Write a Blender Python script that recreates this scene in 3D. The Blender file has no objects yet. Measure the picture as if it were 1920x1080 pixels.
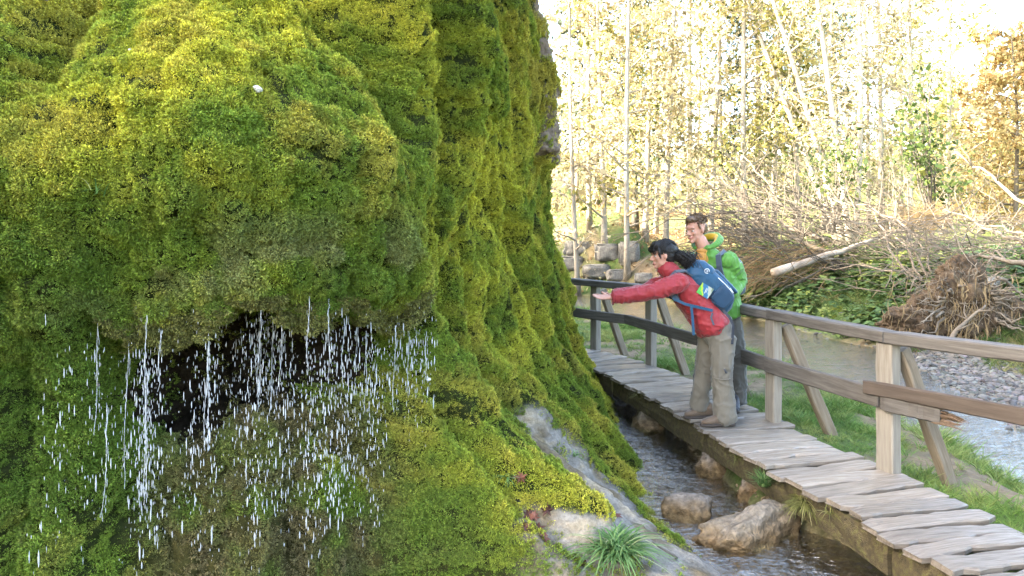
import bpy, bmesh, math, random
import numpy as np
from mathutils import Vector, Matrix, Euler

# ------------------------------------------------------------------ camera, sky, sun, exposure
scene = bpy.context.scene
COL = scene.collection
HEYE = 1.68                      # camera height above the boardwalk
cam_d = bpy.data.cameras.new('camera')
cam_d.sensor_width = 36.0
cam_d.lens = 26.25
cam_d.shift_y = -110 / 1920      # level camera with a dropped frame: verticals stay vertical
cam_d.clip_start = 0.05
cam_d.clip_end = 2000
cam = bpy.data.objects.new('camera', cam_d)
COL.objects.link(cam)
cam.location = (0, 0, HEYE)
cam.rotation_euler = (math.radians(90), 0, 0)
scene.camera = cam

SUN_EL = math.radians(27)
SUN_AZ = math.radians(-104)      # compass angle of the sun from +Y, clockwise: left and a little behind the camera
sun_from = Vector((math.sin(SUN_AZ) * math.cos(SUN_EL), math.cos(SUN_AZ) * math.cos(SUN_EL), math.sin(SUN_EL)))
world = bpy.data.worlds.new('World')
scene.world = world
world.use_nodes = True
wn = world.node_tree.nodes
wl = world.node_tree.links
bg = wn['Background']
sky = wn.new('ShaderNodeTexSky')
sky.sky_type = 'NISHITA'
sky.sun_disc = False
sky.sun_elevation = SUN_EL
sky.sun_rotation = SUN_AZ % (2 * math.pi)
sky.air_density = 1.0
sky.dust_density = 4.0
sky.ozone_density = 0.6
bg.inputs['Strength'].default_value = 0.15
wl.new(sky.outputs['Color'], bg.inputs['Color'])

sun_d = bpy.data.lights.new('sun', 'SUN')
sun_d.energy = 3.8
sun_d.angle = math.radians(0.6)
sun_d.color = (1.0, 0.93, 0.80)
sun = bpy.data.objects.new('sun', sun_d)
COL.objects.link(sun)
sun.rotation_euler = (-sun_from).to_track_quat('-Z', 'Y').to_euler()
sun.location = (-30, -10, 30)

vs = scene.view_settings
vs.view_transform = 'Standard'
vs.look = 'None'
vs.gamma = 1.0
vs.use_curve_mapping = False
vs.exposure = 3.6
scene.cycles.max_bounces = 5
scene.cycles.diffuse_bounces = 2
scene.cycles.transparent_max_bounces = 12
scene.cycles.caustics_reflective = False
scene.cycles.caustics_refractive = False
scene.cycles.use_denoising = True
scene.cycles.use_adaptive_sampling = True
scene.cycles.adaptive_threshold = 0.015

rng = np.random.default_rng(7)
random.seed(7)

# ------------------------------------------------------------------ helpers
def at(px, py, Y):
    """a point of the photograph at distance Y -> metres"""
    return Vector(((px - 960) * Y / 1400, Y, HEYE - (py - 430) * Y / 1400))

def sm(x, a=0.0, b=1.0):
    t = np.clip((np.asarray(x, float) - a) / (b - a), 0, 1)
    return t * t * (3 - 2 * t)

def _hash(ix, iy, iz, seed):
    h = (ix.astype(np.int64) * 374761393 + iy.astype(np.int64) * 668265263 + iz.astype(np.int64) * 2147483647 + seed * 974711) & 0xffffffff
    h = ((h ^ (h >> 13)) * 1274126177) & 0xffffffff
    h = ((h ^ (h >> 16)) * 2246822519) & 0xffffffff
    h = h ^ (h >> 15)
    return (h & 0xffffff) / float(0xffffff)

def vnoise(x, y, z=0.0, seed=0):
    x, y, z = np.broadcast_arrays(np.asarray(x, float), np.asarray(y, float), np.asarray(z, float))
    ix, iy, iz = np.floor(x), np.floor(y), np.floor(z)
    fx, fy, fz = x - ix, y - iy, z - iz
    fx = fx ** 3 * (fx * (fx * 6 - 15) + 10); fy = fy ** 3 * (fy * (fy * 6 - 15) + 10); fz = fz ** 3 * (fz * (fz * 6 - 15) + 10)
    ix, iy, iz = ix.astype(np.int64), iy.astype(np.int64), iz.astype(np.int64)
    r = 0
    for dx in (0, 1):
        wx = fx if dx else 1 - fx
        for dy in (0, 1):
            wy = fy if dy else 1 - fy
            for dz in (0, 1):
                wz = fz if dz else 1 - fz
                r = r + wx * wy * wz * _hash(ix + dx, iy + dy, iz + dz, seed)
    return r * 2 - 1                       # about -1 .. 1

def fbm(x, y, z=0.0, seed=0, oct=4):
    a, r, n = 1.0, 0.0, 0.0
    for k in range(oct):
        f = 2.03 ** k
        r = r + a * vnoise(np.asarray(x) * f, np.asarray(y) * f, np.asarray(z) * f, seed + k * 17)
        n += a; a *= 0.5
    return r / n

def mesh_np(name, V, F, mat=None, smooth=False, col=None):
    """V (n,3), F (m,k): a mesh built fast; col = per-vertex colour"""
    me = bpy.data.meshes.new(name)
    V = np.ascontiguousarray(V, np.float32); F = np.ascontiguousarray(F, np.int32)
    m, k = F.shape
    me.vertices.add(len(V)); me.vertices.foreach_set('co', V.ravel())
    me.loops.add(m * k); me.loops.foreach_set('vertex_index', F.ravel())
    me.polygons.add(m)
    me.polygons.foreach_set('loop_start', np.arange(0, m * k, k, dtype=np.int32))
    me.polygons.foreach_set('loop_total', np.full(m, k, np.int32))
    me.polygons.foreach_set('use_smooth', np.full(m, smooth, bool))
    me.update(calc_edges=True); me.validate()
    if col is not None:
        a = me.color_attributes.new('col', 'FLOAT_COLOR', 'POINT')
        c = np.ones((len(V), 4), np.float32); c[:, :3] = col
        a.data.foreach_set('color', c.ravel())
    if mat: me.materials.append(mat)
    return me

def link(name, me, parent=None, label=None, cat=None, group=None, kind=None, loc=None, rot=None):
    o = bpy.data.objects.new(name, me)
    COL.objects.link(o)
    if parent is not None: o.parent = parent
    if loc is not None: o.location = loc
    if rot is not None: o.rotation_euler = rot
    if label: o['label'] = label
    if cat: o['category'] = cat
    if group: o['group'] = group
    if kind: o['kind'] = kind
    return o

def thing(name, label, cat, loc=(0, 0, 0), rot=(0, 0, 0), group=None):
    return link(name, None, None, label, cat, group, None, loc, rot)

class MB:
    """collects vertices and faces for one mesh"""
    def __init__(s): s.v = []; s.f = []
    def add(s, V, F):
        b = len(s.v); s.v += [tuple(p) for p in V]; s.f += [tuple(i + b for i in f) for f in F]
    def tube(s, pts, rad, n=6, cap=True):
        pts = [Vector(p) for p in pts]; m = len(pts)
        if not hasattr(rad, '__len__'): rad = [rad] * m
        b = len(s.v); ref = None
        for i, p in enumerate(pts):
            d = (pts[min(i + 1, m - 1)] - pts[max(i - 1, 0)]).normalized()
            if ref is None:
                ref = d.orthogonal().normalized()
            ref = (ref - d * ref.dot(d))
            if ref.length < 1e-5: ref = d.orthogonal()
            ref.normalize(); bi = d.cross(ref)
            for k in range(n):
                a = 2 * math.pi * k / n
                s.v.append(tuple(p + (ref * math.cos(a) + bi * math.sin(a)) * rad[i]))
        for i in range(m - 1):
            for k in range(n):
                k2 = (k + 1) % n
                s.f.append((b + i * n + k, b + i * n + k2, b + (i + 1) * n + k2, b + (i + 1) * n + k))
        if cap:
            s.f.append(tuple(b + k for k in range(n))[::-1]); s.f.append(tuple(b + (m - 1) * n + k for k in range(n)))
    def box(s, c, h, R=None):
        R = R or Matrix.Identity(3); c = Vector(c)
        V = [c + R @ Vector((sx * h[0], sy * h[1], sz * h[2])) for sx in (-1, 1) for sy in (-1, 1) for sz in (-1, 1)]
        s.add(V, [(0, 1, 3, 2), (4, 6, 7, 5), (0, 4, 5, 1), (2, 3, 7, 6), (0, 2, 6, 4), (1, 5, 7, 3)])
    def mesh(s, name, mat=None, smooth=False):
        me = bpy.data.meshes.new(name)
        me.from_pydata(s.v, [], s.f); me.update()
        if smooth: me.polygons.foreach_set('use_smooth', np.ones(len(me.polygons), bool))
        if mat: me.materials.append(mat)
        return me

# ---------------------------------------------------------------- materials
def nodes_of(m):
    m.use_nodes = True
    return m.node_tree.nodes, m.node_tree.links, m.node_tree.nodes['Principled BSDF']

def ramp(nt, stops):
    r = nt.new('ShaderNodeValToRGB'); e = r.color_ramp.elements
    while len(e) < len(stops): e.new(0.5)
    for k, (p, c) in enumerate(stops):
        e[k].position = p; e[k].color = (*c, 1)
    return r

def noise_mat(name, stops, scale=5, detail=6, rough=0.8, bump=0.3, bscale=None, bdist=0.02, stretch=(1, 1, 1), rough2=None, spec=0.3, rnd=0.0, coat=0.0):
    """colour ramp over noise in object space, bump from a second noise"""
    m = bpy.data.materials.new(name); N, L, B = nodes_of(m)
    tc = N.new('ShaderNodeTexCoord'); mp = N.new('ShaderNodeMapping'); mp.inputs['Scale'].default_value = stretch
    oi = N.new('ShaderNodeObjectInfo'); ad = N.new('ShaderNodeVectorMath'); ad.operation = 'ADD'
    mul = N.new('ShaderNodeMath'); mul.operation = 'MULTIPLY'; mul.inputs[1].default_value = 37.0
    L.new(oi.outputs['Random'], mul.inputs[0]); L.new(tc.outputs['Object'], ad.inputs[0]); L.new(mul.outputs[0], ad.inputs[1])
    L.new(ad.outputs[0], mp.inputs['Vector'])
    n1 = N.new('ShaderNodeTexNoise'); n1.inputs['Scale'].default_value = scale; n1.inputs['Detail'].default_value = detail; n1.inputs['Roughness'].default_value = 0.65
    L.new(mp.outputs[0], n1.inputs['Vector'])
    r = ramp(N, stops); L.new(n1.outputs['Fac'], r.inputs['Fac'])
    out = r.outputs['Color']
    if rnd:
        hs = N.new('ShaderNodeHueSaturation'); mr = N.new('ShaderNodeMapRange')
        mr.inputs[3].default_value = 1 - rnd; mr.inputs[4].default_value = 1 + rnd
        L.new(oi.outputs['Random'], mr.inputs[0]); L.new(mr.outputs[0], hs.inputs['Value']); L.new(out, hs.inputs['Color']); out = hs.outputs['Color']
    L.new(out, B.inputs['Base Color'])
    n2 = N.new('ShaderNodeTexNoise'); n2.inputs['Scale'].default_value = bscale or scale * 4; n2.inputs['Detail'].default_value = 8
    L.new(mp.outputs[0], n2.inputs['Vector'])
    bp = N.new('ShaderNodeBump'); bp.inputs['Strength'].default_value = bump; bp.inputs['Distance'].default_value = bdist
    L.new(n2.outputs['Fac'], bp.inputs['Height']); L.new(bp.outputs[0], B.inputs['Normal'])
    if rough2 is not None:
        mr2 = N.new('ShaderNodeMapRange'); mr2.inputs[1].default_value = 0.35; mr2.inputs[2].default_value = 0.65
        mr2.inputs[3].default_value = rough; mr2.inputs[4].default_value = rough2
        L.new(n1.outputs['Fac'], mr2.inputs[0]); L.new(mr2.outputs[0], B.inputs['Roughness'])
    else:
        B.inputs['Roughness'].default_value = rough
    B.inputs['Specular IOR Level'].default_value = spec
    B.inputs['Coat Weight'].default_value = coat
    return m

def attr_mat(name, rough=0.85, var=0.25, vscale=30, bump=0.4, bscale=60, bdist=0.01, instancer=False, transl=0.0, spec=0.25):
    """base colour from the attribute col, varied by noise / island"""
    m = bpy.data.materials.new(name); N, L, B = nodes_of(m)
    a = N.new('ShaderNodeAttribute'); a.attribute_name = 'col'
    if instancer: a.attribute_type = 'INSTANCER'
    hs = N.new('ShaderNodeHueSaturation'); mr = N.new('ShaderNodeMapRange'); mr.inputs[3].default_value = 1 - var; mr.inputs[4].default_value = 1 + var
    if instancer:
        g = N.new('ShaderNodeNewGeometry'); L.new(g.outputs['Random Per Island'], mr.inputs[0])
    else:
        tc = N.new('ShaderNodeTexCoord'); n = N.new('ShaderNodeTexNoise'); n.inputs['Scale'].default_value = vscale; n.inputs['Detail'].default_value = 8; n.inputs['Roughness'].default_value = 0.7
        mr.inputs[1].default_value = 0.3; mr.inputs[2].default_value = 0.7
        L.new(tc.outputs['Object'], n.inputs['Vector']); L.new(n.outputs['Fac'], mr.inputs[0])
        n2 = N.new('ShaderNodeTexNoise'); n2.inputs['Scale'].default_value = bscale; n2.inputs['Detail'].default_value = 8
        L.new(tc.outputs['Object'], n2.inputs['Vector'])
        bp = N.new('ShaderNodeBump'); bp.inputs['Strength'].default_value = bump; bp.inputs['Distance'].default_value = bdist
        L.new(n2.outputs['Fac'], bp.inputs['Height']); L.new(bp.outputs[0], B.inputs['Normal'])
    L.new(mr.outputs[0], hs.inputs['Value']); L.new(a.outputs['Color'], hs.inputs['Color']); L.new(hs.outputs['Color'], B.inputs['Base Color'])
    B.inputs['Roughness'].default_value = rough; B.inputs['Specular IOR Level'].default_value = spec
    if transl:
        tr = N.new('ShaderNodeBsdfTranslucent'); L.new(hs.outputs['Color'], tr.inputs['Color'])
        mx = N.new('ShaderNodeMixShader'); mx.inputs[0].default_value = transl
        L.new(B.outputs[0], mx.inputs[1]); L.new(tr.outputs[0], mx.inputs[2]); L.new(mx.outputs[0], N['Material Output'].inputs['Surface'])
    return m

def leaf_mat(name, stops, transl=0.45, rough=0.6, objvar=0.12):
    """per-leaf colour (every leaf is an island), light shines through"""
    m = bpy.data.materials.new(name); N, L, B = nodes_of(m)
    g = N.new('ShaderNodeNewGeometry'); r = ramp(N, stops)
    L.new(g.outputs['Random Per Island'], r.inputs['Fac'])
    oi = N.new('ShaderNodeObjectInfo'); hs = N.new('ShaderNodeHueSaturation'); mr = N.new('ShaderNodeMapRange')
    mr.inputs[3].default_value = 1 - objvar; mr.inputs[4].default_value = 1 + objvar
    L.new(oi.outputs['Random'], mr.inputs[0]); L.new(mr.outputs[0], hs.inputs['Value']); L.new(r.outputs['Color'], hs.inputs['Color'])
    L.new(hs.outputs['Color'], B.inputs['Base Color']); B.inputs['Roughness'].default_value = rough; B.inputs['Specular IOR Level'].default_value = 0.25
    tr = N.new('ShaderNodeBsdfTranslucent'); L.new(hs.outputs['Color'], tr.inputs['Color'])
    mx = N.new('ShaderNodeMixShader'); mx.inputs[0].default_value = transl
    L.new(B.outputs[0], mx.inputs[1]); L.new(tr.outputs[0], mx.inputs[2]); L.new(mx.outputs[0], N['Material Output'].inputs['Surface'])
    return m

def plain(name, col, rough=0.6, spec=0.4, metal=0.0, fabric=0.0):
    m = bpy.data.materials.new(name); N, L, B = nodes_of(m)
    tc = N.new('ShaderNodeTexCoord'); n = N.new('ShaderNodeTexNoise'); n.inputs['Scale'].default_value = 25; n.inputs['Detail'].default_value = 5
    L.new(tc.outputs['Object'], n.inputs['Vector'])
    hs = N.new('ShaderNodeHueSaturation'); hs.inputs['Color'].default_value = (*col, 1)
    mr = N.new('ShaderNodeMapRange'); mr.inputs[1].default_value = 0.3; mr.inputs[2].default_value = 0.7; mr.inputs[3].default_value = 0.85; mr.inputs[4].default_value = 1.15
    L.new(n.outputs['Fac'], mr.inputs[0]); L.new(mr.outputs[0], hs.inputs['Value']); L.new(hs.outputs['Color'], B.inputs['Base Color'])
    B.inputs['Roughness'].default_value = rough; B.inputs['Specular IOR Level'].default_value = spec; B.inputs['Metallic'].default_value = metal
    B.inputs['Sheen Weight'].default_value = fabric
    return m

# ---------------------------------------------------------------- scattering of uncountable tufts
def rot_from_axis(D, roll):
    """euler angles that turn +Z to D with a random roll"""
    D = D / np.linalg.norm(D, axis=1, keepdims=True)
    up = np.tile([0.0, 0, 1], (len(D), 1)); bad = np.abs(D[:, 2]) > 0.98; up[bad] = (1, 0, 0)
    X = np.cross(up, D); X /= np.linalg.norm(X, axis=1, keepdims=True)
    Y = np.cross(D, X)
    c, s_ = np.cos(roll)[:, None], np.sin(roll)[:, None]
    X2 = X * c + Y * s_; Y2 = np.cross(D, X2)
    ey = -np.arcsin(np.clip(X2[:, 2], -1, 1)); ex = np.arctan2(Y2[:, 2], D[:, 2]); ez = np.arctan2(X2[:, 1], X2[:, 0])
    return np.stack([ex, ey, ez], 1)

def scatter(name, P, E, S, C, variants, parent=None, label=None, cat=None):
    """points carrying rotation, scale and colour; geometry nodes put a tuft on each"""
    n = len(P)
    me = bpy.data.meshes.new(name); me.vertices.add(n); me.vertices.foreach_set('co', np.ascontiguousarray(P, np.float32).ravel())
    for nm, ty, key, arr in (('rot', 'FLOAT_VECTOR', 'vector', E), ('scl', 'FLOAT', 'value', S)):
        a = me.attributes.new(nm, ty, 'POINT'); a.data.foreach_set(key, np.ascontiguousarray(arr, np.float32).ravel())
    c4 = np.ones((n, 4), np.float32); c4[:, :3] = C
    a = me.attributes.new('col', 'FLOAT_COLOR', 'POINT'); a.data.foreach_set('color', c4.ravel())
    a = me.attributes.new('idx', 'INT', 'POINT'); a.data.foreach_set('value', rng.integers(0, len(variants), n).astype(np.int32))
    coll = bpy.data.collections.new(name + '_kinds')
    for k, vm in enumerate(variants):
        coll.objects.link(bpy.data.objects.new('%s_kind_%02d' % (name, k), vm))
    ng = bpy.data.node_groups.new(name, 'GeometryNodeTree')
    ng.interface.new_socket('Geometry', in_out='INPUT', socket_type='NodeSocketGeometry')
    ng.interface.new_socket('Geometry', in_out='OUTPUT', socket_type='NodeSocketGeometry')
    N, L = ng.nodes, ng.links
    gi, go = N.new('NodeGroupInput'), N.new('NodeGroupOutput')
    iop = N.new('GeometryNodeInstanceOnPoints')
    ci = N.new('GeometryNodeCollectionInfo'); ci.inputs['Collection'].default_value = coll; ci.inputs['Separate Children'].default_value = True; ci.inputs['Reset Children'].default_value = True
    def na(nm, ty):
        x = N.new('GeometryNodeInputNamedAttribute'); x.data_type = ty; x.inputs['Name'].default_value = nm; return x.outputs['Attribute']
    L.new(gi.outputs[0], iop.inputs['Points']); L.new(ci.outputs[0], iop.inputs['Instance']); iop.inputs['Pick Instance'].default_value = True
    L.new(na('idx', 'INT'), iop.inputs['Instance Index']); L.new(na('rot', 'FLOAT_VECTOR'), iop.inputs['Rotation']); L.new(na('scl', 'FLOAT'), iop.inputs['Scale'])
    L.new(iop.outputs[0], go.inputs[0])
    o = link(name, me, parent, label, cat, None, 'stuff')
    md = o.modifiers.new('scatter', 'NODES'); md.node_group = ng
    return o

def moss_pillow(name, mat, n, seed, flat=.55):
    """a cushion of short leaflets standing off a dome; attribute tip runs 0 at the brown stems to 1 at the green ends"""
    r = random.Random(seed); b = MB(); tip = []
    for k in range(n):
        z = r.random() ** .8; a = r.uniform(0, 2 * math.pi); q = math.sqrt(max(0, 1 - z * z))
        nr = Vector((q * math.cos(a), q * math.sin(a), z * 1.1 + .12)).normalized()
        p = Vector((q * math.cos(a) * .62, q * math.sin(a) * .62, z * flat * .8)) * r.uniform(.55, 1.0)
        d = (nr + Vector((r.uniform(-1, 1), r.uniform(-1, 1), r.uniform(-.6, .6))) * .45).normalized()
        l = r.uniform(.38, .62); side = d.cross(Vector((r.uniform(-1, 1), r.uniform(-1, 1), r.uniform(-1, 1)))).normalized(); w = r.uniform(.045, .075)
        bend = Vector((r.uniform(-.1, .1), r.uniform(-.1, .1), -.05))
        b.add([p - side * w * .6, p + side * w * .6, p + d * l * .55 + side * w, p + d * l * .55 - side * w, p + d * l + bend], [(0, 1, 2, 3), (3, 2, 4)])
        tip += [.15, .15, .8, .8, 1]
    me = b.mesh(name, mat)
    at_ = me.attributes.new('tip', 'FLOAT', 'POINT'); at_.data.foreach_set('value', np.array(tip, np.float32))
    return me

def moss_mat():
    m = bpy.data.materials.new('moss'); N, L, B = nodes_of(m)
    a = N.new('ShaderNodeAttribute'); a.attribute_name = 'col'; a.attribute_type = 'INSTANCER'
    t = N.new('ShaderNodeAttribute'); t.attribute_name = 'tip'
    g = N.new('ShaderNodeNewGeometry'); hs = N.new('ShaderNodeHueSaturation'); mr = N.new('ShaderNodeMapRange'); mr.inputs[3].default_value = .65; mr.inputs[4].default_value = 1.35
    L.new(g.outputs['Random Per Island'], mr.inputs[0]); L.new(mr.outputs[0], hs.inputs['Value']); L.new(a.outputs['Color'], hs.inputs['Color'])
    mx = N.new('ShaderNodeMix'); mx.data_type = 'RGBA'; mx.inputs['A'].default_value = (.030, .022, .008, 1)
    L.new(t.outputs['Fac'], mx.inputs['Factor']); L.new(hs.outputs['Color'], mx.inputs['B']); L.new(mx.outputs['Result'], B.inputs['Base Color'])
    B.inputs['Roughness'].default_value = .7; B.inputs['Specular IOR Level'].default_value = .2
    return m

def blade_tuft(name, mat, n, spread, w, seed, bend=0.35, lo=0.6, base=0.15, segs=2):
    """n narrow bent blades fanning out from the origin along +Z, length about 1"""
    r = random.Random(seed); b = MB()
    for k in range(n):
        a = r.uniform(0, 2 * math.pi); sp = spread * math.sqrt(r.random())
        d = Vector((math.sin(sp) * math.cos(a), math.sin(sp) * math.sin(a), math.cos(sp)))
        l = r.uniform(lo, 1.0); p = Vector((r.uniform(-1, 1), r.uniform(-1, 1), 0)) * base
        side = d.cross(Vector((r.uniform(-1, 1), r.uniform(-1, 1), r.uniform(-1, 1)))).normalized()
        bd = Vector((math.cos(a), math.sin(a), 0)) * bend * r.uniform(0.4, 1.2)
        ww = w * r.uniform(0.7, 1.2); V = []
        for s in range(segs + 1):
            q = s / segs; c = p + d * l * q + bd * l * q * q - Vector((0, 0, 1)) * bend * .35 * l * q * q
            if s == segs: V.append(c)
            else:
                k2 = ww * (1 - 0.55 * q) * (0.7 if s == 0 else 1)
                V += [c - side * k2, c + side * k2]
        F = [(2 * i, 2 * i + 1, 2 * i + 3, 2 * i + 2) for i in range(segs - 1)] + [(2 * segs - 2, 2 * segs - 1, 2 * segs)]
        b.add(V, F)
    return b.mesh(name, mat)
# ================================================================== THE LAND
# ---- plan of the tufa cliff (seen from above), from left of the camera round the nose and along the brook
PLAN = np.array([(-16, -5), (-11, -1.6), (-7, 1.6), (-4.5, 3.0), (-3, 3.5), (-1.9, 3.72), (-1.1, 3.95), (-.72, 4.35), (-.47, 5.1), (-.12, 6.5), (.14, 8.2), (.36, 9.5), (.32, 10.4), (-.15, 11.3), (-1.6, 12.2), (-6, 13), (-16, 14.5)], float)
def smooth_poly(P, n=4):
    for _ in range(n):
        Q = np.empty((2 * len(P) - 2, 2)); Q[0::2] = .75 * P[:-1] + .25 * P[1:]; Q[1::2] = .25 * P[:-1] + .75 * P[1:]
        P = np.vstack([P[:1], Q, P[-1:]])
    return P
PL = smooth_poly(PLAN, 4)
_len = np.concatenate([[0], np.cumsum(np.linalg.norm(np.diff(PL, axis=0), axis=1))])
def plan_at(t):
    p = np.stack([np.interp(t, _len, PL[:, 0]), np.interp(t, _len, PL[:, 1])], -1)
    e = 0.12
    q = np.stack([np.interp(t + e, _len, PL[:, 0]) - np.interp(t - e, _len, PL[:, 0]), np.interp(t + e, _len, PL[:, 1]) - np.interp(t - e, _len, PL[:, 1])], -1)
    q /= np.linalg.norm(q, axis=-1, keepdims=True)
    return p, np.stack([q[..., 1], -q[..., 0]], -1)          # outward normal: to the brook side

def poly_dist(x, y, P):
    """unsigned distance to polyline P, arc index, and side (+1 right of travel)"""
    best = np.full(x.shape, 1e9); side = np.zeros(x.shape); tt = np.zeros(x.shape); L0 = 0
    for (ax, ay), (bx, by) in zip(P[:-1], P[1:]):
        dx, dy = bx - ax, by - ay; l2 = dx * dx + dy * dy
        u = np.clip(((x - ax) * dx + (y - ay) * dy) / l2, 0, 1)
        d = np.hypot(x - ax - u * dx, y - ay - u * dy)
        k = d < best
        best = np.where(k, d, best); tt = np.where(k, L0 + u * math.sqrt(l2), tt)
        side = np.where(k, np.where(dx * (y - ay) - dy * (x - ax) < 0, 1, -1), side)
        L0 += math.sqrt(l2)
    return best, tt, side

WATER = -0.40
RIV = np.array([(5.6, -6), (4.95, 1), (4.75, 4), (4.62, 6), (4.68, 8), (4.95, 10.5), (4.95, 13), (4.1, 16.2), (2.7, 20), (-1, 24), (-9, 27)], float)
RHW = np.array([.75, .75, .72, .62, .68, .95, 1.35, 1.7, 1.9, 2.0, 2.0])
_rl = np.concatenate([[0], np.cumsum(np.linalg.norm(np.diff(RIV, axis=0), axis=1))])
CHN = np.array([(2.2, -4), (1.6, 2.5), (1.45, 4.2), (1.25, 5.6), (1.15, 7.2), (.95, 9.2), (.6, 10.6), (-.2, 12.2)], float)   # side channel along the cliff foot
def ground_z(x, y):
    x = np.asarray(x, float); y = np.asarray(y, float)
    d, t, side = poly_dist(x, y, RIV)
    d = d - np.interp(t, _rl, RHW) - .12 * vnoise(x * 1.3, y * 1.3, 0, 3) - .05 * vnoise(x * 5, y * 5, 0, 5)
    near = -.12 + .05 * vnoise(x * .9, y * .9, 0, 8) + .02 * fbm(x * 4, y * 4, 0, 9)
    zn = -.62 + sm(d, -.5, .05) * .22 + sm(d, 0.0, .55) * (near + .40)
    bar = 1 - sm(y, 11.0, 13.0)                                # gravel bar on the outer shore of the near reach
    zb = -.62 + sm(d, -.5, .05) * .23 + sm(d, 0, 2.4) * .12 + sm(d, 1.6, 3.6) * .35 + sm(d, 2.6, 7) * .75
    zs = -.62 + sm(d, -.5, .05) * .22 + sm(d, 0, .9) * .45 + sm(d, .5, 4.5) * .85
    zf = zb * bar + zs * (1 - bar) + .05 * sm(d, .3, 1) * fbm(x * 2, y * 2, 0, 11) + .12 * sm(d, 2, 5) * fbm(x * .6, y * .6, 0, 12)
    zf = zf + np.clip(y - 20, 0, 60) * .035 * sm(d, 2, 8) + np.clip(x - 9, 0, 40) * .012
    zf = zf + 1.35 * sm(d, .1, 2.4) * (1 - sm(x, 3.8, 5.2)) * sm(y, 19, 21)
    hill = np.clip(y - 42, 0, 200); zf = zf + hill * .11 * sm(hill, 0, 12)
    z = np.where(side > 0, zf, zn)
    # side channel
    dc, tc_, sc_ = poly_dist(x, y, CHN)
    w = .55 + .40 * (1 - sm(y, 4.6, 5.6))
    z = z - sm(-dc, -w - .25, -w + .2) * np.maximum(z + .60, 0) - 0 * dc
    # inside the cliff: the hill it belongs to, raised out of view to shade the foreground
    dp, tp, sp = poly_dist(x, y, PL)
    ins = np.where(sp < 0, dp, -dp)
    hz = 6.4 * sm(ins, 1.5, 2.6) + np.clip(ins - 2.2, 0, 12) * 1.25 + .5 * fbm(x * .25, y * .25, 0, 14) * sm(ins, 2, 5)
    z = np.where(ins > 1.4, np.maximum(z, -.4 + hz), z)
    z = np.where((sp > 0) & (sc_ < 0), np.minimum(z, -.12 - .5 * sm(y, 1.8, 2.6)), z)
    return z, d, side, ins, dc

def axis(segs):
    out = []
    for a, b, s in segs:
        n = max(1, int(round((b - a) / s))); out += list(np.linspace(a, b, n, endpoint=False))
    return np.array(out + [segs[-1][1]])
gx = axis([(-400, -60, 40), (-60, -16, 3), (-16, -2, .5), (-2, 7.5, .075), (7.5, 16, .16), (16, 40, .8), (40, 100, 4), (100, 420, 40)])
gy = axis([(-200, -20, 20), (-20, 2, 1), (2, 14, .075), (14, 24, .16), (24, 60, .9), (60, 120, 4), (120, 640, 40)])
GX, GY = np.meshgrid(gx, gy)
GZ, GD, GS, GI, GC = ground_z(GX, GY)
# albedo of soil, turf, gravel and stream bed
turf = sm(fbm(GX * 1.1, GY * 1.1, 0, 21) + .25, -.1, .35)
c_soil = np.array([.17, .125, .075]); c_turf = np.array([.055, .085, .02]); c_grav = np.array([.15, .13, .105]); c_bed = np.array([.19, .145, .085]); c_mead = np.array([.16, .19, .045]); c_litter = np.array([.22, .14, .06])
gc = c_soil + (c_turf - c_soil) * turf[..., None]
far_lit = sm(fbm(GX * .4, GY * .4, 0, 23), -.2, .4)[..., None]
mead = (sm(GD, 3, 7) * (GS > 0))[..., None]
gc = gc * (1 - mead) + mead * (c_litter * far_lit + c_mead * (1 - far_lit)) * 1.0
mead2 = (sm(GX - .28 * GY, 0, 3) * sm(GY, 18, 24) * (GS > 0))[..., None]
gc = gc * (1 - mead2) + mead2 * c_mead
bar_m = (((GS > 0) & (GD < 3.2)) * (1 - sm(GY, 11.5, 13.5)) * (1 - sm(GD, 1.0, 1.7)))[..., None]
gc = gc * (1 - bar_m) + c_grav * bar_m
bed = sm(-GZ, .36, .44)[..., None]
gc = gc * (1 - bed) + (c_bed * (1 + .35 * fbm(GX * 3, GY * 3, 0, 25))[..., None]) * bed
gc = np.clip(gc, .01, 1)
ny, nx = GX.shape
idx = np.arange(ny * nx).reshape(ny, nx)
F = np.stack([idx[:-1, :-1], idx[:-1, 1:], idx[1:, 1:], idx[1:, :-1]], -1).reshape(-1, 4)
M_ground = attr_mat('ground', rough=.95, var=.45, vscale=9, bump=.8, bscale=28, bdist=.03)
link('ground', mesh_np('ground', np.stack([GX, GY, GZ], -1).reshape(-1, 3), F, M_ground, True, gc.reshape(-1, 3)), kind='structure')

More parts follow.
